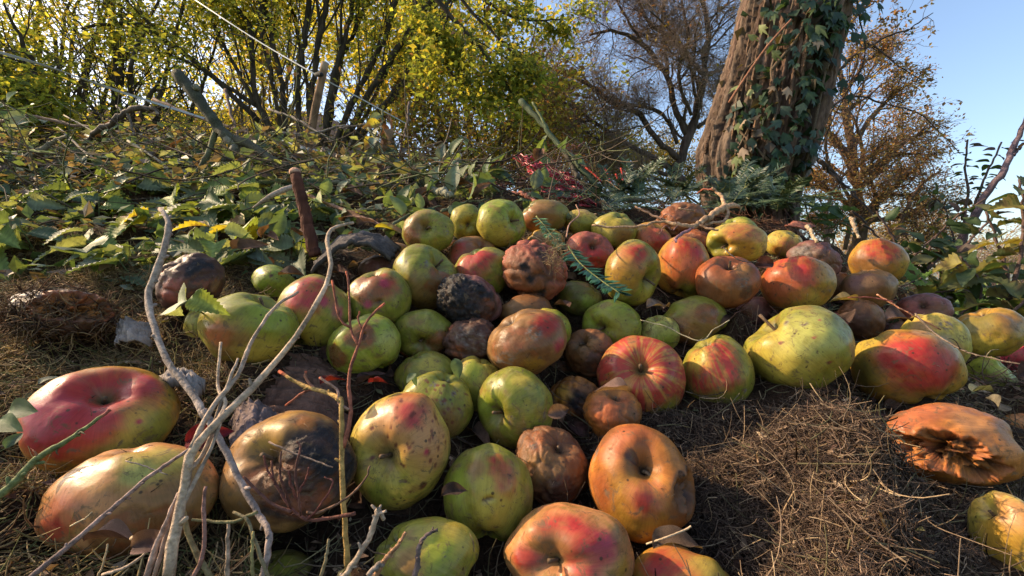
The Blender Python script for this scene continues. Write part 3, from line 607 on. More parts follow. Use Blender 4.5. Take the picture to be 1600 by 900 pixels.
def stick(name, pts, rad, col, label, cat, group=None, n=16, sides=8, mat=None, knots=.12, seed=0, wob=.0, parent=None, tip=None):
    """a stick as a mesh with its origin at its first point; pts world points"""
    rng = np.random.default_rng(seed); P = smooth_path(pts, n); n_ = n; R = np.interp(np.linspace(0, 1, n), np.linspace(0, 1, len(rad)), rad)
    R = R * (1 + knots * (rng.random(n) - .4)); 
    if wob: P[1:-1] += rng.normal(size=(n - 2, 3)) * wob
    R = R * (1 + .13 * (np.arange(n) % 5 == 2)) if knots > .06 else R
    base = P[0].copy() if parent is None else np.array(parent.location)
    V, Fs = tubes((P - base)[None], R[None], sides)
    c = np.array(col)[None] * (1 + .18 * rng.normal(size=(n, 1))); c = np.repeat(np.clip(c, 0.003, 1), sides, 0)
    if tip is not None: c[-2 * sides:] = tip
    if n >= 28 and R.max() < .006:                       # buds and snapped spurs along the twig
        bg = Bag().add(V, Fs, c); Q = P - base
        for j in range(3, n - 2, 3):
            T = nrm(Q[j + 1] - Q[j - 1]); s_ = nrm(np.cross(T, rng.normal(size=3))); L_ = R[j] * rng.uniform(1.4, 3.4); y = nrm(s_ + T * .7); k_ = np.array([Q[j] + y * L_ * f for f in (0, .5, .85, 1.0)])
            v_, f_ = tubes(k_[None], (R[j] * np.array([.75, .55, .5, .15]))[None], 6); bg.add(v_, f_, np.array(col) * rng.uniform(.55, 1.1))
        me = bg.mesh(name, mat or M_TWIG)
    else: me = mesh_np(name, V, Fs, mat or M_TWIG, True, c)
    return link(name, me, parent, None if parent is not None else base, label, cat, group)
def strands(P0, D, Ln, Rd, K, bend, rng, flat=False):
    """N curved strands -> batch tubes"""
    N = len(P0); P = np.zeros((N, K, 3)); P[:, 0] = P0; d = nrm(D); turn = rng.normal(size=(N, 3)) * bend[:, None] if np.ndim(bend) else rng.normal(size=(N, 3)) * bend
    for k in range(1, K):
        d = nrm(d + turn / K + rng.normal(size=(N, 3)) * .05); P[:, k] = P[:, k - 1] + d * (Ln / (K - 1))[:, None]
    R = np.outer(Rd, np.linspace(1, .5, K)); return P, R
def below_apples(P, slack=.8):
    """True for points that would sit inside an apple"""
    bad = np.zeros(len(P), bool)
    for i in range(NA): bad |= ((P - A_P[i]) ** 2).sum(1) < (A_R[i] * slack) ** 2
    return bad
# ------------------------------------------------------------ dry grass clippings and litter
def litter(name, xr, yr, N, Lr, Rr, cols, seed, lift=(0, .012), mask=None, K=5, tilt=.25, bend=1.2, label=None, sides=3):
    rng = np.random.default_rng(seed); x = rng.uniform(*xr, N); y = rng.uniform(*yr, N)
    if mask is not None: k = mask(x, y, rng); x, y = x[k], y[k]
    z = gz(x, y) + rng.uniform(*lift, len(x)); P0 = np.stack([x, y, z], 1); N = len(x)
    e = 0.006; nx_ = -(gz(x + e, y) - gz(x - e, y)) / (2 * e); ny_ = -(gz(x, y + e) - gz(x, y - e)) / (2 * e); nn = nrm(np.stack([nx_, ny_, np.ones(N)], 1))
    th = rng.uniform(0, 2 * np.pi, N); D = np.stack([np.cos(th), np.sin(th), np.zeros(N)], 1); D = nrm(D - (D * nn).sum(1)[:, None] * nn + nn * rng.normal(0, tilt, N)[:, None])
    Ln = rng.uniform(*Lr, N); P, R = strands(P0 - D * (Ln / 2)[:, None], D, Ln, rng.uniform(*Rr, N), K, bend, rng)
    zz = gz(P[..., 0].ravel(), P[..., 1].ravel()).reshape(P.shape[:2]); P[..., 2] = np.maximum(P[..., 2], zz + .0008)
    ok = ~(below_apples(P[:, 0], .93) | below_apples(P[:, K // 2], .93) | below_apples(P[:, -1], .93)); P, R = P[ok], R[ok]
    V, Fs = tubes(P, R, sides, False); cols = np.array(cols); c = cols[rng.integers(0, len(cols), len(P))] * rng.uniform(.6, 1.35, (len(P), 1))
    return link(name, mesh_np(name, V, Fs, M_STRAW, True, np.repeat(c, K * sides, 0)), kind='stuff', label=label, cat='grass' if label else None)
hay_c = [(.12, .080, .055), (.17, .115, .078), (.085, .055, .038), (.055, .036, .026), (.26, .18, .12), (.04, .026, .02), (.13,.080,.055)]
def hay_mask(x, y, rng):
    # the mound lower right of the pile
    px = 800 + FPX * x / y
    return (px > 1000 - 60 * (y - .3) / .2) & (px < 1540) & (y < .60)
litter('dry_grass_clippings', (.02, .85), (.16, .62), 105000, (.005, .028), (.00018, .0006), hay_c, 11, (-.004, .016), hay_mask, label='mound of brown matted dry grass clippings at lower right')
litter('flat_grass_blades', (.02, .85), (.16, .62), 4000, (.012, .04), (.0006, .0012), hay_c, 15, (-.003, .012), hay_mask, label='broader dead grass blades matted into the brown mound', sides=2)
litter('loose_straw', (.05, .8), (.2, .60), 900, (.03, .085), (.0003, .0008), [(.42, .31, .18), (.30, .21, .12), (.20, .14, .09)], 12, (.003, .022), hay_mask, K=8, bend=1.6, label='long pale straws lying loose on the dry grass mound')
mossy = [(.24, .17, .06), (.18, .12, .05), (.32, .23, .10), (.12, .07, .035), (.12, .12, .04), (.36, .25, .12), (.15,.085,.045)]
litter('old_grass_litter', (-1.3, -.05), (.16, 1.0), 52000, (.012, .055), (.0003, .0009), mossy, 13, (-.004, .014), lambda x, y, r: (800 + FPX * x / y) < 420, label='yellowish old grass clippings matted on the left of the heap')
litter('stem_litter', (-.6, 1.1), (.16, 1.25), 20000, (.015, .07), (.0003, .0010), [(.10, .07, .045), (.20, .14, .085), (.06, .04, .028), (.14, .12, .06)], 14, (-.003, .012), lambda x, y, r: (800 + FPX * x / y) > 330, label='dead stems and grass bits between the apples')
# ------------------------------------------------------------ sticks in the foreground
PALE = (.42, .30, .20); PALE2 = (.34, .25, .18); REDT = (.26, .085, .05); YTW = (.36, .22, .07); GREYB = (.22, .17, .13)
def fork(name, label, main, rad, col, branches, seed, tip=None, cat='twig', mainname='stem', n=28, wob=.00025):
    """a forked twig: main stem and side shoots as parts; points are (x, y, distance)"""
    P = ats(main); root = thing(name, P[0], label, cat)
    stick(mainname, P, rad, col, None, None, n=n, seed=seed, parent=root, tip=tip, wob=wob)
    for k, (pts, r, c) in enumerate(branches):
        stick('side_shoot', ats(pts), r, c, None, None, n=max(8, 4 * len(pts)), sides=7, seed=seed * 31 + k, parent=root, tip=tip, wob=wob * .6)
    return root
fork('forked_twig', 'long pale forked twig curving up across the apples to a bent tip near the stake', [(262,915,.235),(272,840,.24),(290,760,.25),(300,705,.255),(340,660,.265),(400,600,.29),(455,535,.31),(500,465,.33),(517,420,.35),(511,375,.37),(522,356,.385),(552,348,.40)],
     [.0029,.0026,.0023,.0020,.0018,.0016,.0012], PALE, [
     ([(300,700,.255),(330,640,.27),(372,585,.29),(395,530,.31),(430,480,.33),(466,456,.345)],[.0017,.0014,.001],PALE2),
     ([(296,735,.253),(322,700,.262),(352,610,.28),(372,560,.295)],[.0013,.0011,.0008],PALE2),
     ([(340,660,.265),(352,630,.275),(340,600,.285),(345,535,.30)],[.0013,.0011,.0009],PALE),
     ([(280,800,.246),(300,760,.25),(330,700,.26),(352,640,.27)],[.0013,.0011,.0008],PALE2)], 1)
fork('curved_twig', 'thick grey-white twig rising in a curve past the dark rotten apple on the left', [(325,660,.34),(300,615,.355),(262,565,.37),(240,510,.39),(232,460,.41),(246,420,.42),(260,375,.43),(263,345,.44),(250,327,.45)],
     [.0026,.0025,.0027,.0030,.0027,.0019], (.30,.23,.18), [], 2)
fork('long_twig', 'grey twig slanting down in front of the left side of the black rotten apple', [(318,640,.30),(345,690,.295),(375,750,.285),(405,805,.275),(421,840,.265),(408,910,.255)],
     [.0022,.0020,.0018,.0018], (.27,.21,.18), [], 3)
fork('thin_upright_twig', 'thin yellow-brown upright twig with red tip between the black rotten apple and the spotted one', [(545,915,.27),(541,850,.27),(536,770,.275),(534,700,.28),(533,640,.285),(528,620,.29),(492,608,.30),(460,596,.305),(436,580,.31)],
     [.0018,.0017,.0016,.0015,.0014,.001], YTW, [
     ([(536,700,.28),(548,650,.285),(545,590,.295),(560,540,.305),(575,500,.31),(601,474,.32)],[.0014,.0012,.001,.0008],REDT),
     ([(560,540,.305),(548,512,.31),(545,450,.325),(541,424,.33)],[.001,.0008,.0008],REDT),
     ([(548,512,.31),(530,495,.312),(519,438,.32)],[.0009,.0008,.0008],REDT),
     ([(545,640,.285),(530,630,.287),(527,610,.29),(505,594,.292),(500,590,.294)],[.0009,.0009,.0008],(.28,.16,.11)),
     ([(492,608,.30),(476,612,.30),(446,634,.298)],[.0008,.0008,.0007],REDT),
     ([(492,608,.30),(478,592,.303),(478,580,.305)],[.0008,.0008],(.33,.14,.08)),
     ([(568,520,.308),(560,500,.31),(562,486,.312)],[.0007,.0006],REDT)], 4, tip=(.40,.10,.05))
fork('red_branched_twig', 'small reddish many-branched twig lying in front of the black rotten side', [(555,802,.262),(520,808,.262),(480,812,.262),(455,795,.265),(440,770,.268),(428,750,.27),(424,720,.275)],
     [.0011,.001,.0009,.0008,.0006], (.13,.05,.035), [
     ([(455,795,.265),(445,765,.262),(438,740,.262),(440,705,.265)],[.0008,.0007,.0005],(.13,.055,.04)),
     ([(470,805,.262),(466,770,.258),(462,735,.258),(470,700,.26),(464,690,.26)],[.0008,.0007,.0005],(.14,.06,.045)),
     ([(466,770,.258),(480,745,.256),(482,730,.256)],[.0007,.0004],(.15,.05,.04)),
     ([(480,812,.262),(500,790,.257),(520,755,.257),(507,745,.258)],[.0007,.0004],(.15,.05,.04)),
     ([(480,800,.262),(500,800,.258),(540,780,.256),(570,750,.258),(578,728,.26)],[.0008,.0007,.0005],(.15,.08,.05)),
     ([(455,800,.262),(430,790,.262),(405,770,.264),(380,745,.266)],[.001,.0008],(.13,.055,.04)),
     ([(470,790,.262),(455,760,.26),(452,735,.26)],[.0008,.0006],(.15,.05,.035)),
     ([(428,750,.268),(418,735,.27),(412,712,.272)],[.0007,.0006],(.15,.05,.035))], 5)
fork('slanting_twig', 'straight grey twig crossing the long peach-coloured apple at bottom left', [(45,905,.25),(110,850,.262),(180,790,.275),(240,740,.285),(300,700,.295)], [.0016,.0015,.0013,.0011], (.27,.18,.15), [], 6)
fork('bramble_shoot', 'green thorny shoot pointing up from the left edge across the big red apple', [(-30,800,.30),(20,755,.305),(60,715,.31),(110,685,.315),(172,640,.325)], [.0026,.0024,.0018,.001], (.15,.17,.065),
     [([(122,678,.317),(128,675,.314),(134,680,.312)],[.0010,.0006,.0001],(.12,.10,.05)), ([(60,715,.31),(56,708,.309),(48,700,.31)],[.0010,.0006,.0001],(.30,.12,.06)), ([(90,698,.313),(88,706,.311),(92,712,.311)],[.0009,.0005,.0001],(.12,.1,.05))], 7, cat='bramble', tip=(.30,.09,.06))
fork('broken_twig', 'bent pale twig end rising between the green apple and the spotted apple at the bottom', [(520,925,.245),(545,890,.247),(575,845,.25),(588,805,.252),(592,797,.253),(600,812,.254)], [.0017,.0016,.0015,.0016,.001], (.36,.27,.19), [([(588,805,.252),(604,798,.252)],[.001,.0007],PALE2)], 8)
fork('short_twig', 'short grey-tipped twig poking up over the green apple at the bottom edge', [(575,920,.235),(598,880,.235),(618,855,.236),(634,832,.238)], [.0018,.0014,.001,.0008], (.32,.17,.09), [([(598,880,.235),(590,884,.233),(575,900,.23)],[.0016,.0014],GREYB)], 9)
fork('dark_twig', 'dark crooked twig curving up over the green apple at the bottom edge', [(640,925,.232),(652,885,.234),(655,855,.236),(664,838,.238),(684,828,.24)], [.0017,.0013,.001,.0008], (.13,.09,.08), [], 10)
rng = np.random.default_rng(5)
bt = [([(355,905,.26),(356,860,.262),(357,815,.265)],.0013,PALE2),([(300,905,.25),(318,860,.252),(318,790,.256),(322,760,.26)],.0012,(.28,.15,.12)),([(330,905,.25),(300,850,.256),(286,800,.26),(290,770,.262)],.0016,(.22,.17,.08)),
      ([(228,905,.24),(250,840,.243),(280,770,.25)],.0017,(.34,.23,.18)),([(240,905,.25),(262,830,.252),(282,770,.256)],.0012,(.30,.20,.15)),([(402,800,.262),(360,815,.26),(300,812,.26)],.001,(.17,.15,.07)),([(420,905,.25),(398,845,.256),(386,812,.26),(364,800,.262)],.0011,(.19,.15,.08)),
      ([(500,905,.25),(510,870,.252),(514,842,.256)],.001,(.19,.15,.08)),([(205,840,.262),(232,850,.26),(255,850,.258)],.0012,(.30,.22,.13)),([(160,898,.255),(200,885,.255),(245,850,.258)],.0009,PALE2),([(420,690,.29),(470,712,.288),(520,730,.286)],.0006,(.3,.2,.14)),
      ([(150,905,.25),(162,880,.252),(168,850,.254)],.0006,(.4,.28,.15)),([(395,905,.25),(394,860,.252),(396,830,.256)],.0010,(.24,.2,.08)),([(196,720,.33),(225,728,.331),(262,742,.332)],.0005,PALE2),([(110,822,.285),(130,812,.286),(144,800,.287)],.0005,(.5,.38,.22))]
BTL = ['short pale upright stem end left of the red branched twig', 'upright stem end leaning beside the base of the forked twig', 'olive stem with a kink right of the forked twig base', 'outer left stem of the bundle at the foot of the forked twig', 'second stem in the bundle at the foot of the forked twig', 'thin greenish stem lying level under the brown rotten apple', 'greenish crooked stem below the black rotten apple', 'short greenish stem tip left of the thin upright twig', 'pale bent stem end on the lower side of the peach-coloured apple', 'thin pale stem low at left under the peach-coloured apple', 'hair-thin stalk across the black rotten side', 'hair-thin straw under the slanting twig at far left', 'dark olive stem end beside the pale upright stem end', 'tiny twig scrap lying on the peach-coloured apple left of the fork', 'tiny straw scrap on the left end of the peach-coloured apple']
for k, (pts, r, c) in enumerate(bt):
    stick('dry_twig', ats(pts), [r, r * .9, r * .7], c, BTL[k], 'twig', 'dry stem ends tangled at bottom left', n=12, seed=40 + k, wob=.0002)
# stake, chip, gnarled root
P = ats([(493,400,.84),(485,370,.84),(476,330,.85),(466,290,.86),(460,268,.87)])
o = stick('brown_stake', P, [.0112,.0112,.0108,.0105,.0098], (.085,.032,.02), 'red-brown broken stake standing in the leaves left of the pile', 'stake', n=30, sides=14, seed=3, knots=.05, mat=M_BARK, wob=.0008, tip=(.36,.22,.15))
stick('bark_chip', ats([(395,325,.95),(420,308,.95),(445,296,.96),(462,290,.97)]), [.002,.0055,.006,.004], (.36,.28,.22), 'curved pale grey strip of wood leaning against the brown stake', 'wood strip', n=12, sides=6)
fork('gnarled_root_twig', 'crooked pale brown root twig lying over the top apples', [(925,352,.80),(960,356,.80),(1000,353,.80),(1030,346,.81),(1060,352,.80),(1085,354,.80),(1098,345,.81),(1120,332,.83),(1135,322,.84),(1155,323,.85)],
     [.0018,.002,.0022,.0024,.0036,.0045,.005,.006,.0065,.003], (.38,.24,.14), [
     ([(1085,354,.80),(1070,362,.79),(1056,372,.775),(1056,378,.765)],[.003,.0028,.002],(.30,.16,.17)),
     ([(1133,322,.84),(1137,335,.83),(1130,346,.82),(1110,350,.81),(1100,352,.81)],[.003,.0028,.002],(.36,.22,.13)),
     ([(1133,320,.85),(1128,308,.87),(1118,298,.88),(1112,294,.88)],[.0036,.003,.0018],(.38,.24,.14)),
     ([(1118,298,.88),(1100,295,.90),(1088,303,.92)],[.0018,.0012],(.25,.08,.05)),
     ([(1040,345,.81),(1015,334,.82),(992,322,.83)],[.0022,.002,.0015],(.28,.17,.11)),
     ([(1092,352,.80),(1110,358,.79),(1122,360,.785)],[.0025,.0018],(.36,.22,.13)),
     ([(1085,330,.83),(1065,326,.83),(1060,325,.84)],[.0016,.001],(.30,.2,.12)),
     ([(1060,352,.80),(1050,360,.78),(1040,352,.78),(1030,365,.77)],[.0012,.0008],(.2,.1,.08)),
     ([(1030,346,.81),(1040,335,.80),(1052,340,.79),(1058,350,.79)],[.0010,.0007],(.2,.1,.08))], 12, n=40, wob=.0012)
fork('curved_stalk', 'thin dark curved stalk hanging across the yellow and orange apple', [(1131,387,.73),(1142,398,.71),(1160,408,.70),(1185,410,.70)], [.0009,.0008,.0006], (.08,.06,.05), [], 13)
fork('reddish_stalk', 'thin reddish stalk slanting down the right slope over the yellow apple', [(1370,460,.68),(1400,478,.66),(1425,492,.65),(1470,515,.64)], [.0012,.0011,.0009], (.36,.16,.09), [([(1395,471,.66),(1360,465,.66),(1325,465,.66)],[.001,.0007],(.35,.10,.07))], 14)
fork('trailing_stem', 'long thin dark stem trailing over the yellow and pale green apples at right', [(1430,490,.63),(1460,520,.60),(1500,545,.57),(1540,558,.55),(1610,572,.52)], [.0011,.0011,.0010,.0008], (.15,.11,.08), [([(1500,545,.57),(1492,532,.56),(1480,528,.56)],[.0007,.0005],(.12,.1,.06)),([(1540,558,.55),(1548,548,.55),(1560,546,.55)],[.0007,.0005],(.12,.1,.06))], 15)
fork('pale_stalk', 'thin pale stalk bent over the brown stained green apple in the middle', [(1000,500,.62),(1040,510,.61),(1070,525,.60),(1097,532,.59),(1115,515,.60),(1140,500,.61)], [.0006,.0007,.0007,.0006], (.42,.34,.20), [], 16)
# sawn branch and other cut wood in the brush behind
fork('sawn_branch', 'thick grey-green sawn branch sticking up out of the brush at left', [(277,115,1.45),(300,142,1.44),(328,180,1.43),(352,212,1.42),(385,225,1.40),(430,252,1.36),(455,262,1.34)], [.018,.018,.017,.016,.013,.011,.009], (.05,.05,.03),
     [([(352,212,1.42),(368,228,1.41),(360,245,1.40),(342,250,1.38)],[.016,.014,.010,.006],(.13,.12,.09)), ([(338,203,1.43),(325,240,1.41),(305,275,1.38)],[.009,.008,.006],(.12,.12,.06)), ([(303,140,1.44),(308,136,1.42)],[.013,.009],(.16,.15,.1))], 17, cat='branch', n=34, wob=.002, tip=None)
fork('dead_branch', 'dark crooked dead branch lying across the brush with a pale bleached end', [(130,228,1.7),(150,205,1.68),(175,190,1.66),(198,175,1.65),(222,168,1.64),(240,170,1.64),(248,178,1.64)], [.006,.009,.010,.009,.010,.008,.004], (.12,.09,.07),
     [([(198,175,1.65),(205,195,1.64),(208,210,1.62)],[.005,.003],(.14,.11,.08)), ([(175,190,1.66),(190,178,1.68),(182,165,1.7)],[.005,.003],(.13,.1,.08))], 18, cat='branch', tip=(.34,.26,.20), n=30, wob=.003)
fork('bent_green_branch', 'long green-barked cut branch standing up from the centre of the brush, leaning left', [(940,295,1.45),(905,262,1.50),(880,235,1.55),(856,205,1.6),(835,180,1.65),(814,158,1.7)], [.008,.0085,.0085,.009,.010,.012], (.05,.07,.035),
     [([(880,235,1.55),(895,262,1.5),(903,280,1.46)],[.006,.007,.009],(.06,.05,.035)), ([(858,208,1.6),(846,185,1.62),(832,160,1.65)],[.005,.004],(.11,.13,.06))], 19, cat='branch', n=26, wob=.002)
def rod(name, label, cat, pts, rad, col, mat=None, sides=14, n=14, tip=None, **k): return stick(name, ats(pts), rad, col, label, cat, n=n, sides=sides, mat=mat or M_BARK, tip=tip, **k)
post = thing('fence_post', at(478,262,2.25), 'weathered round wooden fence post carrying the white tape, behind the brush', 'fence post')
stick('pole', ats([(476,275,2.25),(490,185,2.25),(508,98,2.25)]), [.018,.019,.018], (.19,.115,.065), None, None, n=24, sides=16, mat=M_BARK, parent=post, knots=.03, tip=(.36,.25,.16))
stick('insulator', ats([(494,117,2.22),(500,116,2.20),(503,117,2.19)]), [.010,.012,.008], (.03,.03,.03), None, None, n=6, sides=10, parent=post)
# electric fence tape: flat woven ribbon
def tape(name, pts, wd, label, parent=None):
    P = smooth_path(ats(pts), 60); T = nrm(np.gradient(P, axis=0)); side = nrm(np.cross(T, [0, 1.0, .2])); tw = np.linspace(0, 5, 60)[:, None]
    side = side * np.cos(.5 * np.sin(tw)) + np.cross(T, side) * np.sin(.5 * np.sin(tw)); nr = np.cross(T, side)
    V = np.concatenate([P + side * wd / 2 + nr * .0008, P - side * wd / 2 + nr * .0008, P - side * wd / 2 - nr * .0008, P + side * wd / 2 - nr * .0008]); n = 60; F = []
    for k in range(4): a = np.arange(n - 1) + k * n; b_ = np.arange(n - 1) + ((k + 1) % 4) * n; F.append(np.stack([a, a + 1, b_ + 1, b_], 1))
    m_ = mat_vc(name + '_weave', .5, 400, .2, .5, .001)
    o = link(name, mesh_np(name, V - P[0], np.concatenate(F), m_, False, np.tile([.50, .52, .55], (len(V), 1))), None, P[0], label, 'fence tape'); return o
tape('fence_tape', [(296,-6,2.9),(400,62,2.55),(500,120,2.28),(560,152,2.5),(640,196,3.0)], .006, 'white electric fence tape running down from the top through the wooden post')
tape('fence_tape', [(-20,76,1.6),(80,106,1.8),(160,134,2.0),(240,160,2.2),(330,188,2.5)], .010, 'white fence tape crossing in front of the shrubs at the left edge')
tape('fence_tape', [(432,218,2.35),(452,224,2.3),(474,231,2.22),(500,237,2.3),(516,241,2.35)], .014, 'short lower length of white fence tape tied at the post foot')
# ------------------------------------------------------------ bark, charred wood, dry leaves, netting
def slab(name, pts_px, label, cat, col, thick=.006, nu=34, nv=18, seed=0, rough_amp=.006, arch=.0, mat=None, stretch=(14, 3)):
    """curled slab between four corners (x, y, distance): ragged edges, fibrous relief and thickness"""
    A, B, Cc, Dd = [at(*p) for p in pts_px]; u = np.linspace(0, 1, nu); v = np.linspace(0, 1, nv); U, Vv = np.meshgrid(u, v); U = U.ravel(); Vv = Vv.ravel(); rng = np.random.default_rng(seed)
    ea = (fbm(np.stack([Vv * 6, Vv * 0, Vv * 0 + seed], 1), 3, seed) - .5) * .22; U2 = U + (U - .5) * 2 * ea * (np.abs(U - .5) * 2) ** 3
    eb = (fbm(np.stack([U * 9, U * 0, U * 0 + seed], 1), 3, seed + 1) - .5) * .22; V2 = Vv + (Vv - .5) * 2 * eb * (np.abs(Vv - .5) * 2) ** 3
    P = (A[None] * (1 - U2[:, None]) + B[None] * U2[:, None]) * (1 - V2[:, None]) + (Dd[None] * (1 - U2[:, None]) + Cc[None] * U2[:, None]) * V2[:, None]
    nr = nrm(np.cross(B - A, Dd - A)); nr = nr if nr[2] > 0 else -nr
    h = fbm(np.stack([U * stretch[1], Vv * stretch[0], U * 0 + seed], 1), 5, seed + 2, .65) - .5
    P = P + nr * (arch * 4 * (Vv * (1 - Vv)) + h * rough_amp * 2.4)[:, None]
    n = len(P); V = np.concatenate([P, P - nr * thick]); idx = np.arange(n).reshape(nv, nu); F = np.stack([idx[:-1, :-1], idx[:-1, 1:], idx[1:, 1:], idx[1:, :-1]], -1).reshape(-1, 4)
    rim = np.concatenate([idx[0], idx[1:, -1], idx[-1, -2::-1], idx[-2:0:-1, 0]]); r2 = np.roll(rim, -1); Fr = np.stack([rim, rim + n, r2 + n, r2], 1)
    c = np.array(col)[None] * (1 + 1.3 * np.clip(h, -.5, .6))[:, None]; c = np.concatenate([c, c * .6])
    return link(name, mesh_np(name, V - A, [F, F[:, ::-1] + n, Fr], mat or M_BARK, True, np.clip(c, .004, 1)), None, A, label, cat)
slab('bark_slab', [(372,690,.50),(368,572,.60),(552,590,.60),(548,690,.50)], 'slab of dark purplish decaying bark between the big green apple and the black rotten one', 'bark', (.115,.062,.042), .012, 60, 40, 3, .008, .03, stretch=(4, 16))
slab('bark_slab', [(362,700,.45),(360,650,.50),(440,650,.50),(430,700,.45)], 'smaller shard of fibrous grey-brown bark just above the black rotten apple', 'bark', (.15,.11,.10), .006, 40, 24, 4, .007, .02, stretch=(16, 4))
slab('charred_wood', [(488,420,.72),(505,392,.84),(625,385,.86),(608,402,.78)], 'curled piece of charred grey wood behind the red-brown apple', 'wood', (.075,.065,.060), .008, 44, 26, 5, .008, .035)
slab('wood_piece', [(170,392,1.0),(180,372,1.04),(250,380,1.04),(244,396,1.0)], 'dark rotten piece of board under the nettles', 'wood', (.10,.075,.055), .01, 26, 12, 6, .004, .005)
slab('grey_fungus_cap', [(182,545,.60),(186,512,.62),(236,506,.62),(236,540,.6)], 'papery grey dead cap lying in the litter between the collapsed apple and curved twig', 'dead fungus', (.22,.18,.15), .003, 22, 20, 7, .01, .02)
slab('bark_slab', [(1228,352,1.05),(1240,346,1.1),(1275,352,1.1),(1262,360,1.05)], 'thin reddish sliver of bark on the straw behind the orange apple', 'bark', (.24,.09,.06), .003, 20, 8, 8, .003, .003)
slab('bone_like_wood', [(245,600,.46),(252,588,.48),(318,596,.47),(310,612,.45)], 'knobbly pale grey piece of root below the big green apple', 'root', (.22,.19,.17), .012, 26, 12, 9, .01, .012)
def dry_leaf(px, py, d, size, label, col=(.20,.11,.07), seed=0, up=(0, -.5, 1), yaw=0, kind='ovate', cat='dead leaf', name='dead_leaf', curl=1.0, lift=0.0):
    g = leaf_geo(kind, 1, .62, 15, curl * .5, curl * .35, 0, .05, seed); me = leaf_mesh(name, g, col, M_DRY, .15, seed, tuple(np.array(col) * .45))
    p = at(px, py, d); o = link(name, me, None, p, label, cat)
    o.rotation_euler = orient([math.cos(yaw), math.sin(yaw) * .5, .25], up, (seed % 5 - 2) * .35).to_euler(); o.scale = (size * .62,) * 3
    return o
dl = [(855,648,.505,.028,'crinkled brown dead leaf hooked between the green apple and the glossy rotten one',(.24,.15,.11),.3),(985,612,.47,.036,'pale brown dead leaf lying like a cap on the sagging orange apple',(.34,.21,.16),2.8),
      (690,774,.37,.022,'dark curled dead leaf leaning on the left side of the tall green apple',(.13,.08,.06),.5),(1020,855,.355,.040,'folded brown dead leaf just above the orange-red apple at the bottom edge',(.17,.11,.07),.1),
      (130,845,.275,.03,'dark purple dead leaf under the slanting twig at bottom left',(.06,.035,.045),.3),(625,535,.68,.03,'dead leaf tucked under the striped scabby apples',(.12,.07,.05),1.2),
      (890,480,.70,.032,'brown curled dead leaf under the yew twig',(.18,.10,.07),2.0),(1010,480,.70,.036,'grey-brown dead leaf below the two-lobed apple',(.26,.19,.15),.4),(1035,483,.71,.028,'pointed grey-brown dead leaf under the tall rosy apple',(.20,.14,.11),1.2),
      (470,528,.60,.03,'dull brown dead leaf under the streaky red-topped apple',(.15,.09,.06),2.6),(1180,415,.75,.04,'dark red-brown dead leaf under the yellow and orange apple',(.13,.05,.04),.1),
      (1340,470,.72,.04,'yellow-brown dead leaf over the greyish brown apple',(.32,.24,.10),2.8),(1385,500,.68,.05,'shrivelled grey-brown dead leaf above the big yellow and red apple',(.17,.11,.09),.2),(1325,505,.67,.05,'brown dead leaf behind the largest yellow-green apple',(.13,.08,.06),1.4),
      (1520,612,.56,.030,'folded pale grey-green leaf between the red apple and the torn one',(.22,.24,.16),.4),(1560,640,.48,.03,'pale dead leaf above the small orange apple at the right',(.34,.29,.20),1.1),(1590,590,.50,.04,'dark brown curled leaf at the right edge below the magenta apple',(.06,.035,.03),.3),
      (435,430,.74,.04,'brown dead leaf against the half-buried bright green apple',(.15,.09,.06),.2),(500,600,.45,.024,'tiny dark red dead leaf beside the bark slab',(.16,.02,.02),1.0),(575,598,.46,.02,'dark red fallen leaf behind the thin twig tip',(.22,.02,.025),.3),(290,690,.33,.03,'deep red leaf between the two big apples on the left',(.20,.02,.03),.2),
      (205,855,.255,.022,'pale pinkish brown leaf curl under the slanting twig',(.34,.21,.18),.1)]
for k, (x, y, d, s, lab, c, yaw) in enumerate(dl): dry_leaf(x, y, d, s * 1.6, lab, c, 60 + k, yaw=yaw)
# pale crumb cluster on the mound
# red plastic netting bundled behind the brush
M_NET = mat_vc('red_plastic', .35, 80, .12, .1, .001, .5)
root = thing('red_net', at(850,270,1.75), 'crumpled red plastic netting bundled behind the leafy prunings', 'netting')
rng = np.random.default_rng(9)
NU, NV = 26, 14; g = np.zeros((NV, NU, 3))
for j in range(NV):
    for i in range(NU):
        px = 805 + 90 * i / (NU - 1) + j * 3.5; py = 240 + 58 * j / (NV - 1) + 34 * (i / (NU - 1)) ; g[j, i] = at(px, py, 1.5 - .012 * j + .03 * math.sin(i * .8 + j * .3) + .02 * math.sin(j * 1.7))
g += rng.normal(size=g.shape) * .004
V, Fs = tubes(g, np.full(g.shape[:2], .0026), 5); link('strand', mesh_np('strand', V - np.array(root.location), Fs, M_NET, True, np.tile([.36, .03, .045], (len(V), 1))), root, kind='stuff')
gt = g.transpose(1, 0, 2); V, Fs = tubes(gt, np.full(gt.shape[:2], .0015), 5); link('cross_strand', mesh_np('cross_strand', V - np.array(root.location), Fs, M_NET, True, np.tile([.30, .025, .035], (len(V), 1))), root, kind='stuff')
RDL = ['upright red dogwood stem, left one behind the yew cuttings', 'upright red dogwood stem, right one behind the yew cuttings', 'curved red dogwood stem, rightmost behind the yew cuttings', 'short red dogwood stem between the taller upright ones', 'red dogwood stem slanting between the netting and yew cuttings', 'red dogwood stem slanting across the top of the red netting']
for k, (x, y, x2, y2) in enumerate([(945,262,955,292),(970,263,972,290),(975,266,982,292),(962,272,966,295),(915,262,940,285),(800,245,840,275)]):
    stick('red_twig', ats([(x2,y2,1.6),((x+x2)/2+2,(y+y2)/2,1.62),(x,y,1.64)]), [.0035,.003,.003], (.42,.05,.035), RDL[k], 'stem', 'red stems behind the yew clippings', n=8, seed=k)
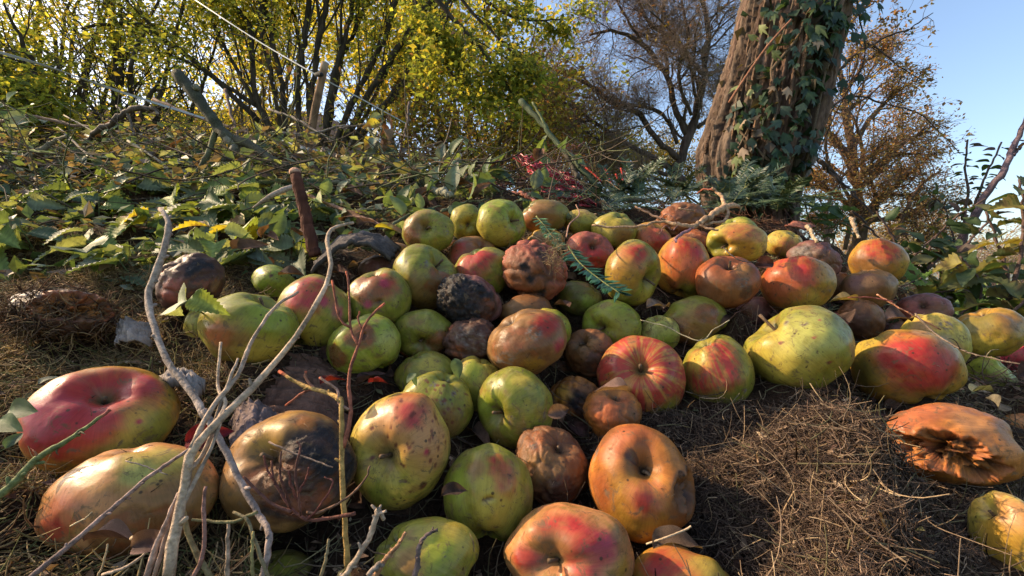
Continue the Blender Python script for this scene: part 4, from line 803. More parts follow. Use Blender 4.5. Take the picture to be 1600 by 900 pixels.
# ------------------------------------------------------------ nettles, leafy prunings, brush, yew
NG = [(.11,.15,.075),(.15,.19,.095),(.08,.115,.055),(.19,.25,.06),(.19,.22,.13)]
nettle_me = [leaf_mesh('leaf', leaf_geo('nettle', 1, .66, 0, .22, .30 + .1 * k, 12, .03, k), NG[k], seed=k) for k in range(5)]
yel_me = [leaf_mesh('leaf', leaf_geo('nettle', 1, .6, 0, .3, .45, 8, .04, 9), (.42,.36,.05), seed=9, blot=(.22,.12,.04)), leaf_mesh('leaf', leaf_geo('ovate', 1, .6, 11, .3, .4, 0, .03, 8), (.40,.36,.05), seed=8, blot=(.2,.1,.03))]
OV = [(.085,.13,.055),(.12,.17,.07),(.06,.10,.055),(.15,.19,.12),(.11,.135,.095)]
ovate_me = [leaf_mesh('leaf', leaf_geo('ovate', 1, .62, 11, .25, .2 + .12 * k, 0, .02, k + 20), OV[k], seed=k + 20) for k in range(5)]
brown_me = [leaf_mesh('leaf', leaf_geo('ovate', 1, .6, 13, .6, .6, 0, .06, k + 30), [(.20,.11,.07),(.26,.17,.10),(.15,.08,.07)][k], M_DRY, seed=k + 30, blot=(.07,.04,.03)) for k in range(3)]
def nettle(p, h, nl, size, rng, label, group, lean=None, yellow=.06):
    root = thing('nettle', p, label, 'nettle', group)
    d = np.array([0, 0, 1.0]) + (rng.normal(size=3) * [.35, .35, 0] if lean is None else lean); d = nrm(d); P = np.array([d * h * t for t in np.linspace(0, 1, 8)]); P[:, :2] += np.outer(np.linspace(0, 1, 8) ** 2, rng.normal(size=2) * h * .2)
    V, Fs = tubes(P[None], np.linspace(.0022, .0009, 8)[None], 6); link('stem', mesh_np('stem', V, Fs, M_TWIG, True, np.tile([.12, .15, .06], (len(V), 1))), root)
    ph = rng.uniform(0, 6)
    for k in range(nl):
        t = .35 + .65 * (k // 2 + 1) / math.ceil(nl / 2); a = ph + (k // 2) * 1.57 + (k % 2) * 3.14; q = P[min(7, int(t * 7))]
        y = np.array([math.cos(a), math.sin(a), rng.uniform(-.15, .25)]); me = yel_me[0] if rng.random() < yellow else nettle_me[rng.integers(5)]
        put_leaf(me, root, q + nrm(y) * .012, y, [rng.normal() * .2 - .35, -.6, .8], size * (1.35 - .5 * t) * rng.uniform(.85, 1.15), roll=rng.normal() * .25)
    return root
rng = np.random.default_rng(77)
spots = []
for r_ in range(700):
    px = rng.uniform(-40, 470); py = rng.uniform(262, 425); 
    if px > 380 and py < 300: continue
    p = ghit(px, py, .5, 2.2)
    if below_apples(p[None], 1.6)[0]: continue
    d2 = min([np.hypot(*(p[:2] - s[:2])) for s in spots], default=9)
    if d2 < .06 + .05 * (p[1] - .8): continue
    spots.append(p)
    if len(spots) > 80: break
for k, p in enumerate(spots):
    near = p[1] < .95
    nettle(p - [0, 0, .02], rng.uniform(.05, .10), int(rng.integers(5, 9)), rng.uniform(.058, .09) * (1.25 if p[1] > 1.0 else 1), rng, 'grey-green toothed nettle in the bed left of the pile', 'nettles in the bed left of the pile')
# dead leaves caught between the apples
rb = np.random.default_rng(700)
for k, (x, y) in enumerate([(837,640),(822,706),(861,486),(994,472),(884,566),(1017,655),(735,680),(720,730),(560,610),(600,590),(650,480),(500,560),(700,520),(770,470),(805,460),(1010,500),(1100,470),(1190,470),(1145,500),(1205,500),(1320,440),(1300,470),(1330,500),(1400,500),(1390,470),(900,700),(920,680),(810,690),(785,690),(690,805),(570,800),(900,440),(940,480),(1070,545),(1060,620),(720,385),(780,395),(1210,400),(1090,395),(1330,420),(545,560),(1360,660),(1380,640),(560,420),(525,430)]):
    p = ghit(x, y, .25, 1.3); s = rb.uniform(.022, .038)
    o = link('dead_leaf', brown_me[k % 3], None, p + [0, 0, .004], 'small curled brown dead leaf caught in a gap between the apples', 'dead leaf', 'dead leaves caught between the apples'); o.rotation_euler = orient(nrm([rb.normal(), rb.normal() * .6, .35]), [rb.normal() * .4, -.6, .8], rb.normal() * .5).to_euler(); o.scale = (s,) * 3
# grass bits and soil crumbs stuck to the apple skins
rb = np.random.default_rng(600); PP, DD = [], []
for i in range(NA):
    q = APPLE_PTS[i]; c = A_P[i]; nn = nrm(q - c); k = rb.choice(len(q), int(10 + 500 * A_R[i] * rb.uniform(.1, 1)), replace=True); k = k[nn[k, 2] > -.3]
    t_ = nrm(np.cross(nn[k], rb.normal(size=(len(k), 3)))); PP.append(q[k] + nn[k] * .0006); DD.append(t_ + nn[k] * rb.uniform(-.02, .22, len(k))[:, None])
PP = np.concatenate(PP); DD = np.concatenate(DD); N = len(PP); Ls = rb.uniform(.0015, .009, N) * (1 + 1.2 * (rb.random(N) < .08)); P, R = strands(PP, DD, Ls, rb.uniform(.00015, .0004, N), 4, .5, rb)
V, Fs = tubes(P, R, 3); cc = np.array([(.08,.05,.03),(.16,.10,.06),(.30,.21,.13),(.05,.03,.02)])[rb.integers(0, 4, N)]
link('skin_debris', mesh_np('skin_debris', V, Fs, M_STRAW, True, np.repeat(cc, 12, 0)), kind='stuff', label='tiny grass bits and soil crumbs stuck to the apple skins', cat='debris')
# brown matted debris grown over the collapsed apple and lying round it
ci = [i for i in range(NA) if AP[i][8].startswith('collapsed')][0]; q = APPLE_PTS[ci]; nn = nrm(q - A_P[ci]); rb = np.random.default_rng(610); k = rb.choice(len(q), 2600); k = k[fbm(q[k] * 40, 2, 5) > .46]
t_ = nrm(np.cross(nn[k], rb.normal(size=(len(k), 3)))); N = len(k); P, R = strands(q[k] + nn[k] * rb.uniform(.001, .006, (N, 1)), t_ + nn[k] * rb.uniform(-.1, .3, (N, 1)), rb.uniform(.006, .03, N), rb.uniform(.0003, .0011, N), 5, 1.4, rb)
V, Fs = tubes(P, R, 3); cc = np.array([(.10,.06,.035),(.18,.11,.06),(.06,.035,.022),(.26,.17,.08),(.14,.065,.03)])[rb.integers(0, 5, N)]
link('matted_debris', mesh_np('matted_debris', V, Fs, M_STRAW, True, np.repeat(cc, 15, 0)), kind='stuff', label='brown matted plant debris over the collapsed apple at far left', cat='debris')
# two nettle sprigs one can point at
def sprig(leaves, label, name='nettle_sprig', cat='nettle', bank=nettle_me, stem=None, group=None, up=(0, -.45, 1)):
    p0 = at(*leaves[0][:3]); root = thing(name, p0, label, cat, group)
    for k, (x, y, d, x2, y2, d2, mi) in enumerate(leaves):
        a = at(x, y, d); b_ = at(x2, y2, d2); put_leaf(bank[mi % len(bank)], root, a - p0, b_ - a, up, np.linalg.norm(b_ - a))
    if stem is not None: stick('stem', ats(stem), [.0016, .001], (.14,.17,.06), None, None, parent=root, n=10)
    return root
sprig([(292,470,.50,240,468,.52,4),(297,466,.50,338,478,.49,3)], 'pair of pale toothed nettle leaves beside the big green apple', up=(-.3, -.9, .6), stem=[(292,470,.50),(305,482,.51),(318,490,.53)])
sprig([(135,395,.80,112,365,.86,2),(128,400,.80,95,408,.78,0)], 'large dark nettle leaf pair hanging in the gap left of the rotten apple')
sprig([(15,640,.36,46,640,.35,0),(8,700,.35,32,672,.36,2),(0,655,.35,20,668,.34,1)], 'small green leaf tuft at the left edge beside the big red apple', bank=ovate_me, up=(.5, -1, .5))
sprig([(60,600,.46,86,580,.47,4)], 'single faded green leaf lying on the straw at left', name='fallen_leaf', cat='leaf', bank=ovate_me)
sprig([(640,585,.50,655,600,.50,2),(650,583,.50,634,596,.49,0)], 'dark green leaf scrap on the green apple in the middle', name='fallen_leaf', cat='leaf', bank=ovate_me)
sprig([(710,560,.55,718,590,.54,0)], 'dark green leaf sliver in the gap below the squashed rotten apple', name='fallen_leaf', cat='leaf', bank=ovate_me)
# dense low herb layer that nobody could count
def leaf_cloud(N, fpos, size, cols, rng, fold=.25, flat=.5, down=0.0, asp=.6):
    P = fpos(N); N = len(P); y = nrm(rng.normal(size=(N, 3)) * [1, 1, flat] - [0, 0, down]); zr = nrm(rng.normal(size=(N, 3)) * .55 + [0, -.15, 1]); x = nrm(np.cross(y, zr)); z = np.cross(x, y)
    s = rng.uniform(size[0], size[1], N)[:, None]; w = s * asp / 2
    V = np.stack([P, P + y * s * .45 + x * w + z * s * fold * .4, P + y * s, P + y * s * .45 - x * w + z * s * fold * .4, P + y * s * .5], 1)
    V = V.reshape(-1, 3); a = np.arange(N)[:, None] * 5; F = np.concatenate([a + [0, 1, 4], a + [1, 2, 4], a + [2, 3, 4], a + [3, 0, 4]])
    cols = np.array(cols); c = cols[rng.integers(0, len(cols), N)] * rng.uniform(.65, 1.35, (N, 1)); return V, F, np.repeat(c, 5, 0)
def cover(name, label, N, xr, yr, size, cols, seed, lift, mask, mat=None, cat='ground cover'):
    rng = np.random.default_rng(seed)
    def fp(n):
        x = rng.uniform(*xr, n); y = rng.uniform(*yr, n); k = mask(x, y); x, y = x[k], y[k]; P = np.stack([x, y, gz(x, y) + rng.uniform(*lift, len(x))], 1); return P[~below_apples(P, 1.25)]
    V, F, c = leaf_cloud(N, fp, size, cols, rng); return link(name, mesh_np(name, V, F, mat or M_LEAF, False, c), kind='stuff', label=label, cat=cat)
PX = lambda x, y: 800 + FPX * x / y
green_mix = [(.06,.10,.04),(.10,.14,.05),(.15,.20,.11),(.06,.09,.05),(.20,.24,.08),(.20,.24,.17),(.15,.11,.07),(.10,.07,.05)]
cover('low_herb_cover', 'low green leaves covering the bed behind and left of the apples', 9000, (-2.4, .2), (.75, 2.2), (.015, .045), green_mix, 21, (-.005, .05), lambda x, y: (PX(x, y) < 640) & (y > .80 + .0 * x) & ~((PX(x, y) > 380) & (y < 1.0)))
cover('brush_leaves', 'faded green and brown leaves through the brush heap behind', 26000, (-4.2, 1.6), (1.25, 3.6), (.02, .052), [(.09,.13,.06),(.13,.17,.085),(.07,.10,.055),(.20,.24,.13),(.12,.10,.08),(.20,.15,.11),(.14,.10,.085),(.22,.22,.11),(.10,.07,.055),(.20,.22,.17)], 22, (-.01, .11), lambda x, y: ((PX(x, y) < 760) | (y > 2.0)))
cover('slope_leaves', 'dark green leaves on the slope right of the pile', 5000, (.7, 3.2), (.9, 2.6), (.02, .05), [(.04,.08,.03),(.07,.11,.04),(.16,.16,.05),(.10,.07,.05)], 23, (-.01, .08), lambda x, y: PX(x, y) > 1390)
litter('brush_twigs', (-3.6, 1.5), (1.15, 3.3), 4200, (.10, .45), (.0007, .0028), [(.12,.09,.06),(.08,.06,.04),(.19,.14,.09),(.10,.11,.05),(.05,.035,.027)], 24, (.0, .14), lambda x, y, r: (PX(x, y) < 960), K=7, tilt=.35, bend=.9, label='tangle of cut twigs in the brush heap', sides=4)
litter('green_blades', (.5, 1.1), (.6, 1.2), 1100, (.03, .08), (.0005, .0011), [(.16,.20,.12),(.12,.16,.10),(.24,.26,.14)], 25, (.002, .03), lambda x, y, r: (PX(x, y) > 1180) & (PX(x, y) < 1420) & (y > .75), K=6, label='fresh green grass blades scattered at the back right of the pile')
litter('root_fibres', (.2, .9), (.75, 1.6), 3000, (.02, .10), (.0004, .0013), [(.20,.09,.06),(.12,.06,.045),(.28,.17,.11)], 26, (.0, .02), lambda x, y, r: (PX(x, y) > 1020), K=6, label='reddish brown rootlets and chips behind the top apples')
# individual sticks that can be told apart in the brush
stk = [([(0,190,1.9),(60,183,1.9),(120,196,1.88),(200,210,1.85),(270,225,1.8)],.007,(.24,.15,.11)),([(20,262,1.5),(50,240,1.55),(80,222,1.6),(105,214,1.6)],.009,(.20,.16,.09)),([(0,238,1.5),(60,237,1.5),(86,239,1.5)],.004,(.40,.38,.12)),([(90,200,1.7),(130,235,1.6),(170,270,1.5),(190,300,1.4)],.004,(.28,.22,.16)),
       ([(185,282,1.4),(240,281,1.4),(290,285,1.4),(320,300,1.35)],.006,(.24,.20,.12)),([(200,220,1.6),(240,245,1.55),(290,285,1.45),(330,320,1.3)],.004,(.28,.24,.16)),([(262,310,1.35),(280,290,1.4),(296,270,1.45)],.005,(.36,.26,.17)),([(100,180,1.9),(160,215,1.8),(215,255,1.6),(250,290,1.5)],.003,(.3,.25,.18)),
       ([(0,378,.95),(30,370,.95),(70,365,.96),(112,362,.97)],.004,(.38,.28,.13)),([(0,262,1.4),(40,275,1.4),(80,292,1.35)],.008,(.10,.07,.06)),([(400,285,1.3),(470,282,1.35),(540,285,1.4),(600,288,1.4)],.006,(.17,.19,.09)),([(520,286,1.3),(560,285,1.3),(610,288,1.3)],.008,(.15,.15,.10)),
       ([(470,300,1.15),(540,330,1.05),(600,352,1.0)],.004,(.26,.14,.09)),([(668,293,1.2),(690,300,1.15),(706,307,1.1)],.009,(.20,.20,.14)),([(700,268,1.4),(712,255,1.45),(718,250,1.5)],.008,(.18,.20,.11)),([(420,170,2.3),(470,190,2.2),(520,222,2.1)],.006,(.20,.16,.13)),
       ([(430,206,2.0),(480,210,2.0),(520,200,2.0),(545,195,2.0)],.006,(.20,.17,.15)),([(530,200,1.9),(580,195,1.9),(640,215,1.8)],.004,(.2,.15,.12)),([(640,160,2.4),(636,190,2.3),(632,215,2.2)],.007,(.13,.09,.07)),([(240,155,2.6),(300,180,2.5),(360,200,2.4),(400,215,2.3)],.010,(.12,.07,.055)),
       ([(395,60,3.0),(350,50,3.0)],.004,(.1,.08,.06)),([(352,140,2.2),(362,180,2.1),(372,215,2.0)],.007,(.13,.08,.06)),([(840,318,1.1),(820,305,1.12),(800,300,1.15)],.005,(.36,.13,.08)),([(890,340,.95),(875,325,1.0),(868,315,1.05)],.006,(.12,.14,.07)),
       ([(1330,340,.95),(1336,355,.93),(1342,372,.92)],.004,(.34,.25,.16)),([(1262,352,.95),(1268,362,.93),(1276,378,.9)],.004,(.36,.27,.17)),([(555,330,1.15),(600,320,1.2),(630,305,1.25)],.004,(.22,.2,.12))]
STL = ['long level reddish stick along the top of the brush at far left', 'olive stick slanting up under the yellow curled leaf', 'short straight yellow-green stick under the yellow curled leaf', 'grey stick slanting down across the left brush', 'level greenish stick in the middle of the left brush', 'long pale stick slanting down towards the nettles', 'pale pinkish stick crossing the end of the long pale one', 'thin straight stick under the dead branch', 'pale bent stick low at the left edge above the collapsed apple', 'dark stick running down into the nettles at the left edge', 'long green-barked stick behind the brown stake', 'short grey stick right of the brown stake, lying level', 'reddish stick running right from the brown stake', 'short cut green stick just above the small green top-row apple', 'short upright green stick end among the oval leaves', 'dark stick under the fence tape left of the post', 'crooked grey stick lying across the fence post foot', 'thin dark stick right of the fence post', 'dark upright stick end behind the autumn shoot', 'thick dark reddish log behind the sawn branch', 'thin dark stick high up at the left of the hazel', 'upright dark stick right of the sawn branch', 'short orange-brown stick above the olive apple', 'short dark green stick end beside the olive apple', 'short upright pale stick at the back right of the pile', 'pale splinter left of the upright pale stick', 'thin stick leaning above the charred wood']
for k, (pts, r, c) in enumerate(stk):
    stick('cut_stick', ats(pts), [r, r * .9, r * .7], c, STL[k], 'stick', 'cut sticks in the brush heap', n=18, seed=200 + k, wob=r * .35, knots=.25)
# leafy prunings: long stems with oval leaves
def pruning(pts, nl, size, label, seed, bank, r=.004, col=(.12,.13,.07), group='leafy prunings on the brush heap', hang=.3, cat='pruning', name='leafy_pruning'):
    rng = np.random.default_rng(seed); P = ats(pts); root = thing(name, P[0], label, cat, group)
    stick('stem', P, [r, r * .6, r * .4], col, None, None, parent=root, n=20, seed=seed, wob=r * .3); Q = smooth_path(P, 30); T = nrm(np.gradient(Q, axis=0))
    for k in range(nl):
        j = int(4 + 25 * k / nl); a = rng.uniform(0, 6.28); side = nrm(np.cross(T[j], [math.cos(a), math.sin(a), .3])); y = side + T[j] * .5 - np.array([0, 0, hang]) * rng.random() * 2
        put_leaf(bank[rng.integers(len(bank))], root, Q[j] + side * .006 - P[0], y, nrm(np.array([rng.normal() * .5, -.6, .9])), size * rng.uniform(.75, 1.25), roll=rng.normal() * .4)
    return root
mixb = ovate_me + ovate_me[:3] + brown_me[:1]; autumn = yel_me[1:] + brown_me + ovate_me[3:]
PL = ['leafy cut shoot rising behind the drooping autumn shoot', 'leafy cut shoot above the green top-row apples', 'leafy cut shoot just right of the drooping autumn shoot', 'leafy cut shoot standing left of the red netting', 'low leafy shoot directly above the olive apple', 'leafy cut shoot behind the bright yellow speckled leaf', 'level leafy shoot above the first top-row apple', 'short leafy shoot above the brightest green apple', 'leafy shoot just right of the brown stake top', 'leafy shoot at the foot of the brown stake', 'leafy shoot right of the stake above the charred wood', 'leafy shoot left of the first top-row apple', 'leafy shoot running into the brown stake from the left', 'leafy shoot behind the half-buried bright green apple', 'large-leaved shoot at the far left edge under the tape', 'leafy shoot at the foot of the sawn branch', 'leafy shoot left of the sawn branch foot', 'leafy shoot under the dead branch at left']
for k, (pts, nl, sz, bank) in enumerate([([(600,300,1.4),(640,275,1.45),(690,250,1.5),(740,225,1.6)],16,.06,mixb),([(700,310,1.2),(720,290,1.25),(750,275,1.3),(790,262,1.4)],12,.06,mixb),([(640,310,1.25),(680,295,1.25),(730,285,1.3)],12,.055,mixb),
        ([(780,300,1.3),(760,280,1.35),(770,258,1.4)],8,.055,mixb),([(800,320,1.15),(830,300,1.2),(850,285,1.3)],10,.05,mixb),([(520,300,1.3),(550,280,1.4),(570,260,1.5)],10,.05,mixb),([(560,330,1.1),(620,325,1.15),(680,315,1.2)],12,.055,mixb),
        ([(690,330,1.05),(720,318,1.08),(760,312,1.1)],8,.05,mixb),([(440,320,1.15),(500,310,1.2),(560,300,1.25)],12,.05,mixb),([(400,380,.88),(440,372,.9),(480,380,.92)],10,.045,mixb),([(520,320,1.1),(540,350,1.0),(580,365,.98)],10,.045,mixb),([(600,360,.98),(640,335,1.05),(690,322,1.1)],10,.05,mixb),
        ([(380,330,1.1),(420,345,1.05),(470,350,1.0)],12,.05,mixb),([(340,420,.80),(370,400,.84),(420,395,.86)],8,.045,mixb),([(0,160,2.0),(30,175,1.9),(60,200,1.8)],10,.08,mixb),([(350,250,1.6),(400,235,1.7),(450,225,1.8)],12,.06,mixb),([(250,250,1.6),(300,235,1.7),(340,222,1.8)],10,.06,mixb),([(100,230,1.7),(160,215,1.8),(200,200,1.9)],12,.07,mixb)]):
    pruning(pts, nl, sz, PL[k], 300 + k, bank)
rb = np.random.default_rng(500)
for k in range(30):
    px = rb.uniform(-20, 220) if k % 2 else rb.uniform(540, 760); d = rb.uniform(1.9, 2.9); p = at(px, 450, d); p[2] = gz(p[0], p[1])[0]; L_ = rb.uniform(.22, .44); a = rb.uniform(-1, 1); r0 = FPX / d
    X0 = 800 + FPX * p[0] / p[1]; Y0 = 450 - FPX * (p[2] - CAMZ) / p[1] - 12
    pruning([(X0, Y0, d), (X0 + a * L_ * r0 * .4, Y0 - L_ * r0 * .42, d + .03), (X0 + a * L_ * r0 * .9, Y0 - L_ * r0 * (.48 - .25 * abs(a)), d + .1)], 13, .06, 'arching green bramble shoot rising from the back of the brush heap', 520 + k, nettle_me + ovate_me if k % 3 else autumn + nettle_me, group='bramble shoots arching out of the brush heap', cat='bramble', name='bramble_shoot')
pruning([(905,262,1.48),(890,240,1.5),(870,225,1.52)], 3, .07, 'few hanging green leaves on the leaning green-barked branch', 340, ovate_me, group=None)
pruning([(858,208,1.6),(850,225,1.6),(846,258,1.55)], 5, .06, 'drooping leaf cluster hanging from the middle of the leaning branch', 341, ovate_me[:2] + brown_me[:1], group=None, hang=1.5)
pruning([(575,200,1.6),(592,225,1.55),(606,255,1.5),(618,300,1.45)], 20, .058, 'drooping shoot of yellow and brown spotted autumn leaves in the centre left', 342, autumn, group=None, hang=1.4)
pruning([(598,172,1.7),(596,200,1.65),(586,240,1.55)], 10, .06, 'upright tip of fading leaves above the drooping autumn shoot', 343, autumn, group=None, hang=.8)
sprig([(42,215,1.6,48,192,1.62,0)], 'single bright yellow curled leaf in the brush at far left', name='yellow_leaf', cat='leaf', bank=yel_me)
sprig([(205,232,1.5,222,248,1.48,0),(218,232,1.5,212,262,1.48,1)], 'yellow-green leaf pair in the middle of the brush at left', name='yellow_leaf', cat='leaf', bank=yel_me)
sprig([(190,262,1.5,184,245,1.52,0),(180,262,1.5,175,272,1.5,0)], 'orange-brown shrivelled leaf beside the yellow-green pair', name='brown_leaf', cat='leaf', bank=[leaf_mesh('leaf', leaf_geo('ovate', 1, .6, 11, .5, .5, 0, .06, 77), (.42,.15,.04), M_DRY)])
sprig([(580,283,1.2,586,256,1.22,1)], 'bright yellow speckled leaf standing in front of the drooping autumn shoot', name='yellow_leaf', cat='leaf', bank=yel_me)
sprig([(585,355,.97,632,350,.96,1)], 'flat yellow and brown leaf left of the first top-row apple', name='yellow_leaf', cat='leaf', bank=yel_me, up=(0,-.2,1))
sprig([(543,335,1.05,568,325,1.05,1)], 'small yellow leaf on the brush above the charred wood', name='yellow_leaf', cat='leaf', bank=yel_me)
cover('leaf_crumbs', 'brown crumbs of dead leaves scattered through the litter between the apples', 15000, (-1.2, 1.2), (.17, 1.3), (.004, .017), [(.16,.10,.06),(.10,.06,.04),(.24,.16,.10),(.07,.04,.03),(.30,.22,.14),(.12,.11,.05)], 29, (-.001, .012), lambda x, y: np.abs(x) < y * 1.25, M_DRY, 'litter')
# red-brown withered mass behind
litter('withered_stems', (-.5, .3), (1.9, 2.6), 2600, (.08, .22), (.0008, .0022), [(.11,.05,.045),(.16,.07,.06),(.08,.04,.04)], 27, (.0, .22), None, K=6, tilt=.9, bend=1.2, label='withered dark reddish stems behind the prunings', sides=4)
cover('withered_leaves', 'dark reddish brown withered leaves behind the prunings', 5000, (-.5, .35), (1.9, 2.7), (.012, .032), [(.10,.045,.045),(.16,.08,.07),(.07,.035,.04)], 28, (.0, .24), lambda x, y: x == x, M_DRY)
# yew clippings
def yew(pts, label, seed, group=None, nl=.020, cnt=120, col=(.035,.065,.035), side=4, w=.0013):
    rng = np.random.default_rng(seed); P = ats(pts); root = thing('yew_twig', P[0], label, 'yew twig', group); b0 = P[0]
    paths = [smooth_path(P, 24)]; 
    for k in range(side):
        j = rng.integers(5, 20); q = paths[0][j]; T = nrm(paths[0][min(23, j + 1)] - paths[0][j - 1]); s = nrm(np.cross(T, [rng.normal() * .3, rng.normal() * .3, 1])) * (1 if k % 2 else -1); L_ = rng.uniform(.04, .08)
        paths.append(smooth_path([q, q + (T + s) * L_ * .5, q + (T * 1.3 + s * .9) * L_ - [0, 0, .005]], 12))
    NV, NF, NC = [], [], []; off = 0; bag = Bag()
    for m_, pth in enumerate(paths):
        V, Fs = tubes((pth - b0)[None], np.linspace(.0016, .0008, len(pth))[None] * (1 if m_ == 0 else .7), 5); bag.add(V, Fs, (.16,.17,.06))
    nb = Bag()
    for pth in paths:
        n_ = int(cnt * len(pth) / 24); t = rng.uniform(.05, .999, n_) * (len(pth) - 1); i = np.minimum(t.astype(int), len(pth) - 2); f = (t - i)[:, None]; q = pth[i] * (1 - f) + pth[i + 1] * f; T = nrm(pth[i + 1] - pth[i])
        nrmv = nrm(np.cross(T, [0.05, -.3, 1])); sg = np.where(np.arange(n_) % 2 == 0, 1, -1)[:, None]; y = nrm(nrmv * sg + T * .55 + rng.normal(size=(n_, 3)) * .16); zz = nrm(np.cross(nrmv * sg, T) + rng.normal(size=(n_, 3)) * .2); x = nrm(np.cross(y, zz)); L_ = rng.uniform(.8, 1.15, n_)[:, None] * nl
        V = np.stack([q - x * w * .5, q + x * w * .5, q + y * L_ * .6 + x * w, q + y * L_, q + y * L_ * .6 - x * w, q + y * L_ * .5 + np.cross(x, y) * .0006], 1).reshape(-1, 3) - b0
        a = np.arange(n_)[:, None] * 6; F = np.concatenate([a + [0, 1, 5], a + [1, 2, 5], a + [2, 3, 5], a + [3, 4, 5], a + [4, 0, 5]]); c = np.repeat(np.array(col) * rng.uniform(.6, 1.7, (n_, 1)), 6, 0); nb.add(V, F, c)
    link('stem', bag.mesh('stem', M_TWIG), root); link('needles', nb.mesh('needles', M_YEW, False), root, kind='stuff')
M_YEW = mat_vc('yew_needle', .4, 100, .15, .1, .001, .4, .1)
yew([(888,385,.66),(905,410,.62),(935,435,.59),(968,458,.56)], 'dark green yew twig lying between the red apple and the two-lobed one', 1, nl=.021, cnt=120, side=0, col=(.03,.085,.04), w=.0021)
yew([(838,338,.74),(850,352,.72),(862,368,.70),(878,388,.68)], 'lighter green yew twig end rising left of the dead grass tuft', 2, nl=.015, cnt=80, side=0, col=(.08,.16,.07), w=.0017)
rng = np.random.default_rng(31)
for k in range(40):
    px = rng.uniform(925, 1245); d = rng.uniform(1.15, 1.75); p = ghit(px, 300, 1.0, 2.0); py = 318 - (d - 1.15) * 22 + rng.uniform(-10, 14) + max(0, px - 1100) * .06; a = rng.uniform(-.3, 3.4); L_ = rng.uniform(40, 80) * 1.3 / d
    yew([(px,py,d),(px+math.cos(a)*L_*.5,py-abs(math.sin(a))*L_*.22-6,d+.02),(px+math.cos(a)*L_,py-abs(math.sin(a))*L_*.40-4,d+rng.uniform(-.08,.06))], 'dark green yew cutting behind the top apples at the foot of the ivy trunk', 400 + k, 'yew cuttings behind the top apples', nl=.024, cnt=150, col=(.030,.055,.035) if k % 3 else (.06,.095,.045))
# dead grass tuft on the top apples
rng = np.random.default_rng(41); c0 = at(868,395,.66); N = 150; P0 = c0 + rng.normal(size=(N, 3)) * [.009, .008, .015]; D = nrm(rng.normal(size=(N, 3)) + [0, -.2, .2]); P, R = strands(P0, D, rng.uniform(.010, .026, N), np.full(N, .0004), 6, 4.5, rng)
V, Fs = tubes(P - c0, R, 3, False); link('grass_tuft', mesh_np('grass_tuft', V, Fs, M_STRAW, True, np.repeat(np.array([[.24,.17,.09]]) * rng.uniform(.5, 1.5, (N, 1)), 18, 0)), None, c0, 'tangled dry grass tuft hanging between the cracked apple and the yew twig', 'grass tuft')
# dry grass tuft over the dark apple at right
def cord(pts, r, c, label): stick('dry_stalk', ats(pts), [r, r], c, label, 'stalk', n=24, sides=5)
cord([(900,320,.9),(905,335,.85),(890,350,.8),(885,370,.74)], .0012, (.30,.17,.12), 'thin brown stalk rising behind the dead grass tuft')
cord([(1010,850,.36),(1040,840,.355),(1070,828,.36),(1080,822,.36)], .0008, (.45,.33,.2), 'pale straw bit lying on the folded dead leaf')
# ------------------------------------------------------------ trees
def grow(S0, D, Ln, Rd, K, wander, up, rng, taper=.45):
    N = len(S0); P = np.zeros((N, K, 3)); P[:, 0] = S0; d = nrm(D)
    for k in range(1, K):
        d = nrm(d + wander * rng.normal(size=(N, 3)) + np.array([0, 0, up])); P[:, k] = P[:, k - 1] + d * (Ln / (K - 1))[:, None]
    return P, np.outer(Rd, np.linspace(1, taper, K))
def kids(P, R, n, rng, ang=.8, lr=(.35, .6), rr=.5, tmin=.25, flat=None):
    N, K, _ = P.shape; L0 = np.linalg.norm(np.diff(P, axis=1), axis=-1).sum(1); idx = np.repeat(np.arange(N), n); M_ = len(idx); t = rng.uniform(tmin, .98, M_) * (K - 1); i = np.minimum(t.astype(int), K - 2); f = (t - i)[:, None]
    S0 = P[idx, i] * (1 - f) + P[idx, i + 1] * f; T = nrm(P[idx, i + 1] - P[idx, i]); a = nrm(np.cross(T, rng.normal(size=(M_, 3)))); an = rng.uniform(.6, 1.3, M_)[:, None] * ang
    D = T * np.cos(an) + a * np.sin(an); Ln = L0[idx] * rng.uniform(*lr, M_) * (1.15 - .5 * t / K); Rd = R[idx, i] * rr * rng.uniform(.7, 1.1, M_); return S0, D, Ln, Rd
